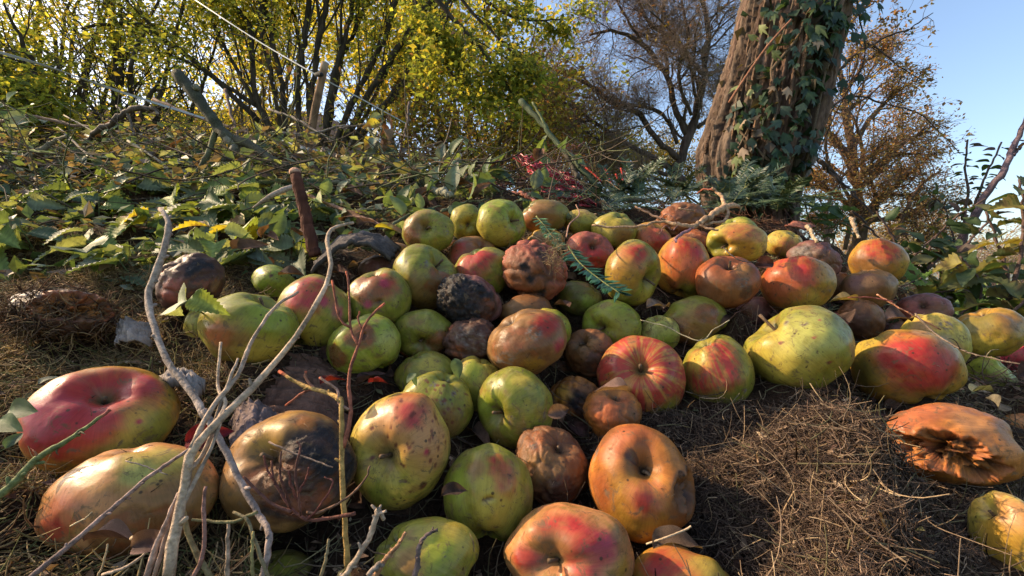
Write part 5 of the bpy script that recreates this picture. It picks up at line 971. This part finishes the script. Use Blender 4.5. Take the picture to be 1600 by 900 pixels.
def tree(name, label, cat, limbs, levels, barkc, leaf=None, seed=0, group=None, trunkname='trunk', loc=None, mat=None, crown='foliage', thin=None):
    """limbs: list of (points, radii, part name); levels: list of dicts; leaf: dict(N per twig point, size, cols, spread)"""
    rng = np.random.default_rng(seed); b0 = np.array(limbs[0][0][0], float) if loc is None else np.array(loc, float); root = thing(name, b0, label, cat, group); P = []; R = []
    for k, (pts, rad, nm) in enumerate(limbs):
        n = 22; Q = smooth_path(pts, n); r = np.interp(np.linspace(0, 1, n), np.linspace(0, 1, len(rad)), rad); Lq = np.linalg.norm(np.diff(Q, axis=0), axis=1).sum(); Q[1:-1] += rng.normal(size=(n - 2, 3)) * Lq * .004
        r = r * (1 + .08 * rng.normal(size=n)); V, Fs = tubes((Q - b0)[None], r[None], 10 if r.max() > .02 else 6); c = np.repeat(np.array(barkc)[None] * (1 + .2 * rng.normal(size=(n, 1))), 10 if r.max() > .02 else 6, 0)
        link(nm, mesh_np(nm, V, Fs, mat or M_BARK, True, np.clip(c, .005, 1)), root); P.append(Q); R.append(r)
    P = np.array(P); R = np.array(R); bag = Bag(); pts = []
    for li, lv in enumerate(levels):
        S0, D, Ln, Rd = kids(P, R, lv['n'], rng, lv.get('ang', .8), lv.get('lr', (.35, .6)), lv.get('rr', .5), lv.get('tmin', .2)); Rd = np.maximum(Rd, lv.get('rmin', .002)); D = nrm(D + np.array(lv.get('dir', (0, 0, 0))))
        P, R = grow(S0, D, np.clip(Ln, lv.get('lmin', .1), lv.get('lmax', 9)), Rd, lv.get('K', 6), lv.get('w', .2), lv.get('up', .0), rng); V, Fs = tubes(P - b0, R, lv.get('sides', 3), False); bag.add(V, Fs, np.repeat(np.array(lv.get('col', barkc))[None] * rng.uniform(.7, 1.3, (len(P), 1)), lv.get('K', 6) * lv.get('sides', 3), 0))
        if leaf and li >= leaf.get('from', len(levels) - 1): pts.append(P.reshape(-1, 3))
    if levels: link('twigs', bag.mesh('twigs', M_TWIG if barkc[0] > .1 else M_TWIG), root, kind='stuff')
    if leaf:
        q = np.concatenate(pts); q = q[rng.integers(0, len(q), leaf['N'])] + rng.normal(size=(leaf['N'], 3)) * leaf['spread']
        if thin is not None: q = q[fbm(q * thin[0] + seed, 3, seed) > thin[1]]
        V, F, c = leaf_cloud(len(q), lambda n: q, leaf['size'], leaf['cols'], rng, down=leaf.get('down', .3)); link(crown, mesh_np(crown, V - b0, F, M_FARLEAF, False, c), root, kind='stuff')
    return root
# ---- the ivy-clad trunk
def bark_trunk():
    rng = np.random.default_rng(3); dpt = 1.95
    cl = [((1135,372),(1240,372)),((1108,345),(1238,345)),((1092,300),(1243,300)),((1085,250),(1262,250)),((1108,180),(1283,180)),((1133,100),(1300,100)),((1160,0),(1328,0)),((1195,-110),(1365,-110)),((1235,-240),(1405,-240))]
    C0 = []; Rr = []
    for (a, b_) in cl:
        A, B = at(a[0], a[1], dpt), at(b_[0], b_[1], dpt); C0.append((A + B) / 2); Rr.append(np.linalg.norm(B - A) / 2 * .90)
    nz, na = 420, 260; Cc = smooth_path(C0, nz); Rz = smooth_path(np.array(Rr)[:, None], nz)[:, 0]; b0 = Cc[0].copy()
    th = np.arange(na) * 2 * np.pi / na; T, Zi = np.meshgrid(th, np.arange(nz)); T = T.ravel(); Zi = Zi.ravel(); z = Cc[Zi, 2]
    tw = T + .55 * z                                   # fibres wind round the trunk
    q = np.stack([np.cos(tw) * 2.6, np.sin(tw) * 2.6, z * .9], 1); fine = np.stack([np.cos(tw) * 13, np.sin(tw) * 13, z * 2.6], 1)
    rid = 1 - np.abs(fbm(q * 1.6, 4, 3, .6) * 2 - 1) * 2; f2 = fbm(fine, 5, 9, .65) - .5; big = fbm(q * .6, 2, 4) - .5; fis = np.abs(fbm(np.stack([np.cos(tw) * 6, np.sin(tw) * 6, z * 1.3], 1), 4, 14, .6) * 2 - 1); fis = sstep(.14, .0, fis)
    lobe = .05 * np.cos(3 * (T + .4 * z) + 1) + .03 * np.cos(7 * tw)
    r = Rz[Zi] * (1 + lobe * .8 + big * .14 + rid * .06 + f2 * .22 - fis * .085)
    V = np.stack([Cc[Zi, 0] + np.cos(T) * r, Cc[Zi, 1] + np.sin(T) * r * .95, z + (Cc[Zi, 1] * 0)], 1)
    i = np.arange(nz - 1)[:, None] * na; j = np.arange(na)[None]; j2 = (j + 1) % na; F = np.stack([i + j, i + j2, i + na + j2, i + na + j], -1).reshape(-1, 4)
    a = (sstep(-.12, .16, f2 + rid * .10) * (1 - .85 * fis))[:, None]; smo = sstep(.48, .6, fbm(q * .9 + 5, 3, 8))[:, None]
    c = np.array([.035,.022,.016]) * (1 - a) + np.array([.13,.093,.068]) * a; c = c * (1 - smo * .6) + np.array([.145,.083,.062]) * smo * .6 * (.6 + .6 * a)
    bl = (sstep(.62, .72, fbm(fine * .5 + 3, 3, 12)) * (np.cos(T - .1) > .4))[:, None]; c = c * (1 - bl * .7) + np.array([.42,.44,.46]) * bl * .7
    root = thing('ivy_tree_trunk', b0, 'thick leaning tree trunk with torn fibrous red-brown bark at right', 'tree')
    link('trunk', mesh_np('trunk', V - b0, F, M_BARK, True, c), root)
    # limb leaving the frame, peeled strands of bark
    for k in range(26):
        zi = int(rng.uniform(30, 370)); a0 = rng.uniform(3.3, 5.9); L_ = int(rng.uniform(22, 64)); ids = np.arange(zi, min(nz - 1, zi + L_)); aa = a0 - (Cc[ids, 2] - Cc[zi, 2]) * .55
        rr = Rz[ids] * rng.uniform(1.02, 1.07); Pq = np.stack([Cc[ids, 0] + np.cos(aa) * rr, Cc[ids, 1] + np.sin(aa) * rr, Cc[ids, 2]], 1); Pq = Pq + rng.normal(size=Pq.shape) * .001
        V2, F2 = tubes((Pq - b0)[None], (np.sin(np.linspace(.15, 3, len(ids))) * rng.uniform(.004, .010) + .001)[None], 5); link('bark_strip', mesh_np('bark_strip', V2, F2, M_BARK, True, np.tile(np.array([.16,.10,.065]) * rng.uniform(.5, 1.2), (len(V2), 1))), root)
    return Cc, Rz
TC, TR = bark_trunk()
def trunk_pt(px, py, lift=.0):
    r = ray(px, py); r = r / r[1]; best = None
    for d in np.linspace(1.6, 2.1, 260):
        p = r * d + [0, 0, CAMZ]; k = np.argmin(np.abs(TC[:, 2] - p[2])); q = p[:2] - TC[k, :2]
        if np.hypot(*q) < TR[k] + lift: return p, nrm(np.array([q[0], q[1], 0]))
    return None, None
ivy_me = [leaf_mesh('leaf', maple_geo(1, 5, .3 + .2 * k, k), [(.022,.05,.028),(.04,.075,.035),(.03,.055,.04),(.085,.12,.05),(.05,.085,.06)][k], seed=k + 50) for k in range(5)]
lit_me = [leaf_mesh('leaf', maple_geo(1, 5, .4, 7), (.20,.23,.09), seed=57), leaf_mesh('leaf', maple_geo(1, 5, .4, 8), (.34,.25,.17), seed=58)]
rng = np.random.default_rng(8)
pp = at(1180, 300, 1.78); ivy = thing('ivy', pp, 'dark green ivy climbing the leaning trunk', 'ivy')
vines = [[(1190,330),(1185,280),(1200,220),(1215,160),(1205,110),(1225,50),(1240,0),(1245,-40)],[(1230,330),(1215,270),(1180,230),(1150,190),(1160,120),(1185,90)],[(1250,300),(1262,240),(1276,180),(1290,110),(1300,60),(1312,0)],[(1205,110),(1245,60),(1262,20),(1290,-10)],[(1130,290),(1150,240),(1170,200)],[(1290,110),(1310,60),(1330,10),(1345,-20)]]
nleaf = 0; vb = Bag()
for vv in vines:
    Pv = []; 
    for q in smooth_path(np.array(vv, float), 40):
        p, nn = trunk_pt(q[0], q[1], .012)
        if p is not None: Pv.append(p)
    if len(Pv) < 6: continue
    Pv = np.array(Pv); V, Fs = tubes((Pv - pp)[None], np.linspace(.007, .003, len(Pv))[None], 6); link('stem', mesh_np('stem', V, Fs, M_TWIG, True, np.tile([.12, .085, .055], (len(V), 1))), ivy)
dens = [(1215,60,70,60),(1190,150,55,60),(1215,200,60,50),(1165,225,40,50),(1160,270,45,35),(1215,270,45,40),(1270,150,22,90),(1290,50,30,60),(1240,10,70,40),(1262,260,18,60),(1180,310,40,22),(1310,20,30,30)]
tries = 0
while nleaf < 175 and tries < 3000:
    tries += 1; g_ = dens[rng.integers(len(dens))]; x = g_[0] + rng.normal() * g_[2] * .5; y = g_[1] + rng.normal() * g_[3] * .55; p, nn = trunk_pt(x, y, rng.uniform(.01, .045))
    if p is None or y > 340: continue
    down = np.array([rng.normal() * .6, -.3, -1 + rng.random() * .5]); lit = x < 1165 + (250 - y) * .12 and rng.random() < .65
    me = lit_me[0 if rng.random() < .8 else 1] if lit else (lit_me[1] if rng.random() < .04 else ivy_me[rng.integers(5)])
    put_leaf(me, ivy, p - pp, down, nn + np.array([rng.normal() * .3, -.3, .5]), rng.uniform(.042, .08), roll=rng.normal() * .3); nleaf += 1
ivb = []; ivn = []
for q_ in range(2600):
    g_ = dens[rng.integers(len(dens))]; p, nn = trunk_pt(g_[0] + rng.normal() * g_[2] * .5, g_[1] + rng.normal() * g_[3] * .55, rng.uniform(.0, .03))
    if p is not None: ivb.append(p)
    if len(ivb) > 260: break
ivb = np.array(ivb); V, F, c = leaf_cloud(len(ivb), lambda n: ivb, (.03, .06), [(.022,.045,.026),(.035,.065,.035),(.06,.05,.035)], rng, down=1.2, asp=.9); link('small_leaves', mesh_np('small_leaves', V - pp, F, M_LEAF, False, c), ivy, kind='stuff')
stick('brown_creeper', np.array([trunk_pt(x, y, .03)[0] for x, y in [(1130,168),(1160,122),(1190,80),(1224,42)]]) - [0, .05, 0], [.006,.005,.004], (.24,.11,.065), 'straight red-brown dead creeper stem crossing the trunk diagonally', 'creeper', n=20)
vine = thing('hanging_ivy_shoot', at(1345,0,1.9), 'ivy shoot with dark leaves hanging free beside the trunk against the sky', 'ivy')
stick('stem', ats([(1337,-20,1.9),(1343,30,1.9),(1352,70,1.9),(1345,110,1.92),(1320,150,1.95),(1300,190,1.98),(1275,250,2.0)]), [.003,.002,.0015], (.05,.035,.03), None, None, parent=vine, n=24)
for (x, y, s) in [(1322,35,.07),(1330,50,.08),(1348,48,.07),(1352,18,.08),(1338,5,.09),(1318,8,.09),(1345,115,.07),(1318,122,.08),(1330,145,.06),(1290,155,.08),(1300,108,.07),(1285,180,.08),(1372,4,.06),(1360,-5,.08),(1300,30,.08)]:
    put_leaf(ivy_me[rng.integers(3)], vine, at(x, y, 1.9 + rng.normal() * .03) - np.array(vine.location), [rng.normal() * .6, -.2, -1], [rng.normal() * .3, -1, .3], s)
# ---- hazel with many stems
YL = [(.42,.39,.09),(.52,.46,.10),(.36,.38,.10),(.54,.42,.10),(.28,.31,.09),(.24,.26,.08)]
GL = [(.19,.22,.06),(.14,.18,.05),(.26,.28,.06),(.36,.31,.07),(.10,.13,.05)]
D = 4.6
hz = [([(405,190,D),(330,118,D),(270,70,D),(230,42,D-.1),(180,36,D-.2),(128,45,D-.2)],[.05,.045,.04,.03,.022]),([(400,165,D),(340,125,D),(290,95,D),(232,78,D)],[.04,.03,.02]),([(430,215,D),(400,150,D),(395,80,D),(385,30,D),(340,-10,D)],[.055,.045,.04,.035]),
      ([(450,220,D),(440,130,D),(420,40,D),(400,-60,D)],[.05,.045,.04]),([(470,225,D),(465,130,D),(478,40,D),(490,-60,D)],[.055,.05,.045]),([(480,225,D),(490,120,D),(505,30,D),(520,-60,D)],[.06,.055,.05]),([(500,230,D),(520,130,D),(545,40,D),(560,-50,D)],[.055,.05,.04]),
      ([(520,235,D),(555,150,D),(600,60,D),(630,-30,D)],[.055,.05,.045]),([(530,240,D),(580,140,D),(640,50,D),(690,-20,D)],[.06,.055,.045]),([(560,220,D),(610,150,D),(660,80,D),(690,30,D),(710,-20,D)],[.055,.05,.04]),([(575,190,D),(610,160,D),(645,110,D),(685,62,D)],[.04,.035,.03]),
      ([(440,210,D),(425,120,D-.2),(410,60,D-.2),(405,-20,D-.2)],[.035,.03]),([(510,230,D),(530,110,D+.2),(570,10,D+.2)],[.04,.035]),([(490,225,D),(475,100,D+.2),(450,-20,D+.2)],[.04,.03]),([(545,235,D),(600,120,D+.2),(650,20,D+.2)],[.035,.03]),([(415,190,D),(360,90,D),(320,10,D)],[.035,.03])]
tree('hazel_bush', 'large many-stemmed hazel with yellow-green leaves fanning out behind the fence post', 'hazel', [(ats(p), [q * .55 for q in r], 'stem') for p, r in hz], [dict(n=7, ang=.45, lr=(.4, .8), rr=.45, up=.12, w=.10, sides=4, K=8, lmax=1.6, tmin=.25), dict(n=4, ang=.7, lr=(.3, .6), rr=.5, up=.02, w=.2, K=6, lmin=.25, tmin=.2)], (.055,.042,.03),
     dict(N=24000, size=(.03, .06), cols=YL + GL[:3], spread=.10, down=.2), 1, thin=(1.6, .45))
# drooping dark leafy branches from the top centre
D = 3.4
tree('drooping_shrub', 'darker green arching branches hanging down at the top centre', 'shrub', [(ats(p), r, 'branch') for p, r in [([(640,-60,D),(700,20,D),(745,70,D),(775,110,D),(810,160,D)],[.022,.016,.008]),([(680,-60,D),(730,10,D),(790,70,D),(830,110,D)],[.018,.012,.006]),([(720,-40,D),(770,10,D),(820,30,D),(880,30,D)],[.018,.012,.006]),([(700,20,D),(690,80,D),(715,130,D),(750,180,D)],[.012,.007]),([(640,-30,D),(660,30,D),(680,60,D),(700,65,D)],[.012,.007])]],
     [dict(n=9, ang=.8, lr=(.25, .5), rr=.4, up=-.04, w=.2, K=6), dict(n=4, ang=.8, lr=(.3, .6), rr=.6, w=.25, K=5, lmin=.12)], (.05,.04,.03), dict(N=5500, size=(.03,.06), cols=GL, spread=.04, down=.4), 2)
# left shrubs
for k, (px, py, D, rad, cols, lab, N) in enumerate([(60,200,3.9,1.3,GL,'dense olive green shrub filling the left edge behind the white tape',17000),(205,165,4.4,1.0,GL + YL[4:],'olive green shrub between the left edge and the hazel',10000),(100,60,5.2,1.5,YL[:4] + GL[:2],'taller yellow-lit shrub rising behind the olive ones at top left',13000)]):
    c = at(px, 330, D); c[2] = max(c[2], -.05); rng = np.random.default_rng(60 + k); limbs = []
    for q in range(9):
        e = at(px + rng.uniform(-150, 150) / 1.0, py - rng.uniform(60, 260), D + rng.uniform(-.5, .5)); mid = (c + e) / 2 + rng.normal(size=3) * .12; limbs.append(([c + rng.normal(size=3) * [.1,.1,0], mid, e], [.03, .02, .008], 'stem'))
    tree('shrub', lab, 'shrub', limbs, [dict(n=9, ang=.8, lr=(.3, .6), rr=.45, up=.02, w=.18, K=7, sides=3), dict(n=5, ang=.9, lr=(.3, .6), rr=.5, w=.25, K=6, lmin=.2)], (.06,.045,.032), dict(N=N, size=(.03, .065), cols=cols, spread=.09, down=.3), 70 + k, thin=(1.6, .47))
# yellow thicket behind
for k, (px, D, top, lab) in enumerate([(600,7.5,-60,'yellow-leaved thicket right behind the hazel stems'),(730,7.0,20,'golden yellow thicket left of the bare tree'),(840,8.0,120,'lower yellow thicket showing under the bare tree'),(430,8.5,-80,'yellow thicket glowing through the hazel'),(300,9.0,60,'yellow-green thicket in front of the brown hillside')]):
    c = at(px, 330, D); c[2] = max(-.1, c[2]); rng = np.random.default_rng(80 + k); limbs = []
    for q in range(12):
        e = at(px + rng.uniform(-120, 120), top + rng.uniform(-30, 150), D + rng.uniform(-.8, .8)); mid = (c + e) / 2 + rng.normal(size=3) * .15; limbs.append(([c + rng.normal(size=3) * [.5,.3,0], mid, e], [.03, .022, .01], 'stem'))
    tree('thicket', lab, 'thicket', limbs, [dict(n=9, ang=.6, lr=(.3, .6), rr=.5, up=.05, w=.15, K=7), dict(n=4, ang=.8, lr=(.3, .6), rr=.5, w=.25, K=5, lmin=.3)], (.10,.075,.05), dict(N=10000, size=(.05, .10), cols=YL[:5] + [(.45,.38,.08),(.40,.27,.06)], spread=.13, down=.3), 90 + k, thin=(1.1, .44))
# the bare tree
D = 5.2; bc = (.075,.052,.042)
bt = [([(1068,300,D),(1058,262,D),(1075,215,D),(1090,165,D),(1102,120,D),(1108,60,D),(1100,0,D),(1090,-60,D)],[.11,.10,.09,.08,.065,.05,.04,.03],'trunk'),
      ([(1064,250,D),(1030,222,D),(1000,180,D),(960,160,D),(925,135,D),(895,120,D),(862,108,D)],[.06,.055,.05,.04,.03,.02],'branch'),([(1060,270,D),(1010,240,D),(965,215,D),(920,185,D),(890,165,D),(850,155,D)],[.06,.05,.04,.028,.016],'branch'),
      ([(1075,215,D),(1055,170,D),(1045,130,D),(1030,100,D),(1005,70,D),(960,48,D),(920,55,D)],[.06,.055,.05,.045,.035,.02],'branch'),([(1045,130,D),(1040,80,D),(1035,30,D),(1045,-30,D)],[.04,.035,.03],'branch'),([(1102,120,D),(1075,90,D),(1050,60,D),(1020,40,D),(1000,10,D),(990,-40,D)],[.045,.04,.03,.02],'branch'),
      ([(1058,225,D),(1045,190,D),(1020,170,D),(990,165,D),(950,160,D),(930,140,D)],[.04,.035,.03,.02],'branch'),([(1050,275,D),(1000,262,D),(960,245,D),(930,215,D),(900,200,D)],[.045,.035,.025,.012],'branch'),([(1090,200,D),(1120,170,D),(1140,120,D),(1150,60,D)],[.04,.03,.02],'branch'),
      ([(1045,285,D),(1010,275,D),(975,262,D),(940,262,D)],[.035,.025,.012],'branch'),([(1080,180,D-.2),(1060,120,D-.4),(1075,60,D-.5),(1065,0,D-.5)],[.035,.03,.02],'branch'),([(1005,70,D),(980,30,D),(960,-10,D),(950,-60,D)],[.03,.02,.012],'branch')]
tree('bare_tree', 'bare gnarled fruit tree with a dense web of dark twigs left of the ivy trunk', 'tree', [(ats(p), [q * .58 for q in r], n) for p, r, n in bt], [dict(n=16, ang=.9, lr=(.2, .5), rr=.42, w=.26, up=.03, K=9, sides=4, tmin=.25, rmin=.004), dict(n=9, ang=.9, lr=(.3, .7), rr=.45, w=.3, K=7, rmin=.0024, col=(.17,.12,.09)), dict(n=9, ang=.8, lr=(.35, .9), rr=.5, w=.28, K=5, lmin=.2, rmin=.0018, col=(.24,.17,.13))], bc, dict(N=2200, size=(.03,.05), cols=[(.14,.11,.04),(.18,.09,.05)], spread=.03), 3)
# low scrub between
for k, (px, D, top, lab, cols, N) in enumerate([(960,7.5,205,'low olive scrub under the bare tree',[(.20,.20,.07),(.26,.22,.08),(.14,.14,.06)],9000),(1060,8.5,225,'low brownish scrub at the foot of the bare tree',[(.20,.15,.08),(.26,.2,.09),(.14,.14,.06)],8000),(760,4.6,170,'green and brown scrub right of the hazel foot',[(.16,.17,.05),(.24,.2,.06),(.12,.07,.05)],9000)]):
    c = at(px, 320, D); c[2] = max(-.1, c[2]); rng = np.random.default_rng(180 + k); limbs = []
    for q in range(9):
        e = at(px + rng.uniform(-110, 110), top + rng.uniform(-10, 50), D + rng.uniform(-.6, .6)); limbs.append(([c + rng.normal(size=3) * [.5,.3,0], (c + e) / 2 + rng.normal(size=3) * .1, e], [.02, .014, .006], 'stem'))
    tree('scrub', lab, 'scrub', limbs, [dict(n=9, ang=.8, lr=(.3, .7), rr=.5, up=.04, w=.2, K=6), dict(n=5, ang=.8, lr=(.3, .7), rr=.6, w=.25, K=5, lmin=.2)], (.09,.07,.05), dict(N=N, size=(.03,.07), cols=cols, spread=.1), 190 + k)
# russet tree right of the trunk
D = 7.0
rt = [([(1335,400,D),(1345,360,D),(1338,300,D),(1330,230,D),(1318,150,D),(1305,60,D)],[.10,.09,.08,.06,.04,.03],'trunk'),([(1350,345,D),(1375,310,D),(1395,295,D),(1420,270,D)],[.06,.05,.04,.02],'branch'),([(1338,300,D),(1370,270,D),(1410,225,D),(1450,205,D)],[.05,.04,.03,.015],'branch'),
      ([(1330,250,D),(1290,200,D),(1260,150,D),(1240,80,D)],[.05,.04,.02],'branch'),([(1330,230,D),(1365,180,D),(1395,150,D),(1420,130,D)],[.045,.03,.015],'branch'),([(1318,150,D),(1350,100,D),(1380,75,D)],[.03,.02,.01],'branch'),([(1340,330,D),(1300,300,D),(1270,280,D)],[.05,.03,.02],'branch'),([(1350,345,D),(1400,340,D),(1450,320,D)],[.04,.03,.015],'branch'),([(1345,340,D),(1300,350,D),(1270,345,D)],[.04,.02],'branch'),([(1335,290,D),(1385,245,D),(1440,240,D)],[.04,.025,.012],'branch'),([(1380,420,D-.5),(1400,370,D-.5),(1430,300,D-.5),(1470,265,D-.5)],[.04,.025,.012],'branch'),([(1300,420,D-.5),(1290,360,D-.5),(1300,300,D-.5),(1340,250,D-.5)],[.04,.025,.012],'branch'),([(1400,430,D-.3),(1420,390,D-.3),(1460,350,D-.3),(1480,310,D-.3)],[.03,.02,.01],'branch'),([(1345,360,D-.4),(1370,330,D-.6),(1360,260,D-.8),(1390,200,D-.9)],[.03,.02,.01],'branch'),([(1320,390,D-.4),(1330,320,D-.6),(1290,240,D-.8),(1300,170,D-.9)],[.03,.02,.01],'branch')]
tree('russet_tree', 'russet tree with thin brown-orange leaves against the sky right of the ivy trunk', 'tree', [(ats(p), r, n) for p, r, n in rt], [dict(n=16, ang=.7, lr=(.22, .45), rr=.4, w=.2, up=.05, K=8, sides=4, tmin=.2), dict(n=7, ang=.7, lr=(.3, .6), rr=.5, w=.2, up=.06, K=6, rmin=.004), dict(n=3, ang=.7, lr=(.4, .8), rr=.6, w=.2, K=4, lmin=.15, rmin=.003)], (.11,.07,.05),
     dict(N=26000, size=(.028,.05), cols=[(.34,.16,.10),(.36,.21,.12),(.22,.13,.10),(.38,.28,.16),(.2,.16,.10)], spread=.06), 4)
D = 3.3
tree('fine_shrub', 'fine-leaved branch reaching out against the blue sky right of the trunk top', 'shrub', [(ats(p), r, 'branch') for p, r in [([(1275,150,D),(1330,90,D),(1380,60,D),(1420,45,D),(1458,20,D)],[.012,.008,.003]),([(1280,130,D),(1320,50,D),(1355,10,D),(1380,0,D)],[.010,.004]),([(1300,60,D),(1360,70,D),(1400,100,D),(1440,125,D)],[.008,.003]),([(1290,170,D),(1340,150,D),(1390,165,D),(1440,180,D),(1500,240,D)],[.009,.003])]],
     [dict(n=12, ang=.6, lr=(.15, .35), rr=.45, w=.15, up=.04, K=6, tmin=.15), dict(n=3, ang=.6, lr=(.3, .6), rr=.6, w=.2, K=4, rmin=.0016, lmin=.06)], (.07,.05,.045), dict(N=900, size=(.022,.042), cols=[(.10,.07,.05),(.20,.15,.08),(.26,.15,.10)], spread=.015), 5)
# bushes at the right edge
def leafy(name, label, cat, stems, size, seed, bank, per=14, group=None):
    rng = np.random.default_rng(seed); b0 = at(*stems[0][0][0]); root = thing(name, b0, label, cat, group)
    for pts, r, c in stems:
        P = ats(pts); stick('stem', P, [r, r * .75, r * .5], c, None, None, parent=root, n=24, seed=seed, wob=r * .25); Q = smooth_path(P, 40); T = nrm(np.gradient(Q, axis=0))
        for k in range(per):
            j = int(8 + 31 * k / per); s = nrm(np.cross(T[j], rng.normal(size=3))); put_leaf(bank[rng.integers(len(bank))], root, Q[j] - b0 + s * .008, s + T[j] * .4 - [0, 0, .25], nrm([rng.normal() * .5, -.3, 1]), size * rng.uniform(.6, 1.2), roll=rng.normal() * .4)
dk = [leaf_mesh('leaf', leaf_geo('ovate', 1, .55, 11, .25, .3, 0, .03, 90 + k), c, seed=90 + k) for k, c in enumerate([(.035,.06,.03),(.05,.08,.035),(.10,.10,.04),(.06,.04,.035)])]
olv = [leaf_mesh('leaf', leaf_geo('nettle', 1, .75, 0, .3, .35, 7, .05, 95 + k), c, seed=95 + k, blot=(.10,.07,.03)) for k, c in enumerate([(.12,.13,.045),(.22,.19,.05),(.09,.11,.05)])]
BR = (.10,.065,.055)
leafy('dark_sapling', 'slim sapling with small dark leaves against the sky left of the thick bare cane', 'sapling', [([(1495,440,1.9),(1502,380,1.9),(1512,300,1.9),(1508,260,1.9),(1512,218,1.9)],.006,BR),([(1500,400,1.9),(1530,300,1.9),(1565,222,1.9)],.006,BR),([(1500,420,1.95),(1478,330,1.95),(1450,300,1.95)],.004,BR)], .05, 1, dk, 22)
leafy('bare_cane', 'thick bare purplish cane slanting up out of frame at the right edge', 'cane', [([(1480,440,1.6),(1510,360,1.58),(1560,280,1.55),(1585,230,1.55),(1612,170,1.55)],.013,(.13,.09,.10)),([(1580,245,1.55),(1600,225,1.55),(1625,205,1.55)],.006,(.13,.09,.10))], .05, 2, dk, 2)
leafy('leafy_shrub', 'shrub with dark ragged leaves right of the reddish end apple', 'shrub', [([(1430,450,1.5),(1460,410,1.5),(1500,390,1.5),(1560,330,1.5)],.006,BR),([(1440,470,1.45),(1420,420,1.45),(1400,380,1.5),(1370,330,1.5)],.005,BR),([(1440,440,1.5),(1450,395,1.55),(1480,350,1.55),(1540,310,1.5)],.005,BR),([(1450,470,1.4),(1500,440,1.4),(1560,430,1.4)],.005,BR),([(1420,430,1.5),(1430,400,1.5),(1460,370,1.5)],.004,BR),([(1430,460,1.4),(1480,450,1.4),(1520,420,1.4)],.004,BR)], .062, 3, dk, 20)
leafy('olive_shrub', 'olive-leaved shrub with hanging lobed leaves at the right edge', 'shrub', [([(1590,520,1.15),(1575,440,1.18),(1560,380,1.2),(1540,330,1.2)],.005,BR),([(1560,520,1.2),(1590,420,1.15),(1600,330,1.15),(1592,280,1.15)],.005,BR),([(1530,500,1.2),(1530,440,1.2),(1500,400,1.2)],.004,BR),([(1570,500,1.1),(1600,470,1.1),(1640,430,1.1)],.004,BR)], .066, 4, olv + dk[:2], 15)
leafy('small_seedling', 'small green-leaved seedling at the right foot of the ivy trunk', 'seedling', [([(1262,375,1.7),(1280,340,1.7),(1300,310,1.7)],.003,(.08,.09,.04)),([(1300,385,1.7),(1310,350,1.7),(1325,325,1.7)],.003,(.08,.09,.04)),([(1270,370,1.7),(1262,335,1.7),(1255,310,1.7)],.003,(.08,.09,.04))], .055, 5, ovate_me[:3], 16)
leafy('creeping_bramble', 'low green bramble on the slope below the dark shrub at right', 'bramble', [([(1420,480,1.3),(1450,460,1.3),(1500,455,1.3),(1540,470,1.3)],.003,BR),([(1400,450,1.35),(1440,440,1.35),(1480,460,1.35)],.003,BR),([(1500,490,1.2),(1540,470,1.2),(1590,480,1.2)],.003,BR)], .055, 6, [leaf_mesh('leaf', leaf_geo('nettle', 1, .7, 0, .3, .3, 7, .04, 99), (.11,.19,.04), seed=99)] + olv[:1] + dk[:1], 18)
for k, (pts, r) in enumerate([([(1260,235,2.6),(1300,270,2.6),(1340,310,2.6)],.012),([(1280,250,2.4),(1320,290,2.4),(1375,345,2.4)],.008),([(1330,330,2.2),(1380,380,2.2),(1420,430,2.0)],.006)]):
    stick('dark_branch', ats(pts), [r, r * .8, r * .5], (.06,.045,.04), ['crooked dark dead branch at the right side of the trunk', 'thin dark branch slanting down right of the trunk', 'thin dark branch running down behind the reddish end apple'][k], 'branch', n=20, seed=k, wob=.006)
# far scrub and trees on the horizon at right
rng = np.random.default_rng(300)
for k, (px, D, top, lab) in enumerate([(1420,14,330,'pale bare scrub on the horizon left of the cane'),(1520,18,352,'pale bare scrub far off between the canes'),(1600,22,365,'pale bare scrub far off at the right edge'),(1340,12,340,'pale bare scrub seen below the russet tree')]):
    c = at(px, 440, D); c[2] = -.1; limbs = []
    for q in range(14):
        e = at(px + rng.uniform(-75, 75), top + rng.uniform(0, 60), D + rng.uniform(-1, 1)); b_ = at(px + rng.uniform(-60, 60), 440, D); b_[2] = -.1; limbs.append(([b_, (b_ + e) / 2 + rng.normal(size=3) * .1, e], [.04, .03, .01], 'stem'))
    tree('far_scrub', lab, 'scrub', limbs, [dict(n=10, ang=.5, lr=(.3, .6), rr=.5, up=.05, w=.15, K=5), dict(n=5, ang=.6, lr=(.3, .6), rr=.6, w=.2, K=4, lmin=.3, rmin=.006)], (.28,.20,.17), dict(N=3000, size=(.06,.12), cols=[(.34,.25,.18),(.28,.22,.14)], spread=.1), 310 + k)
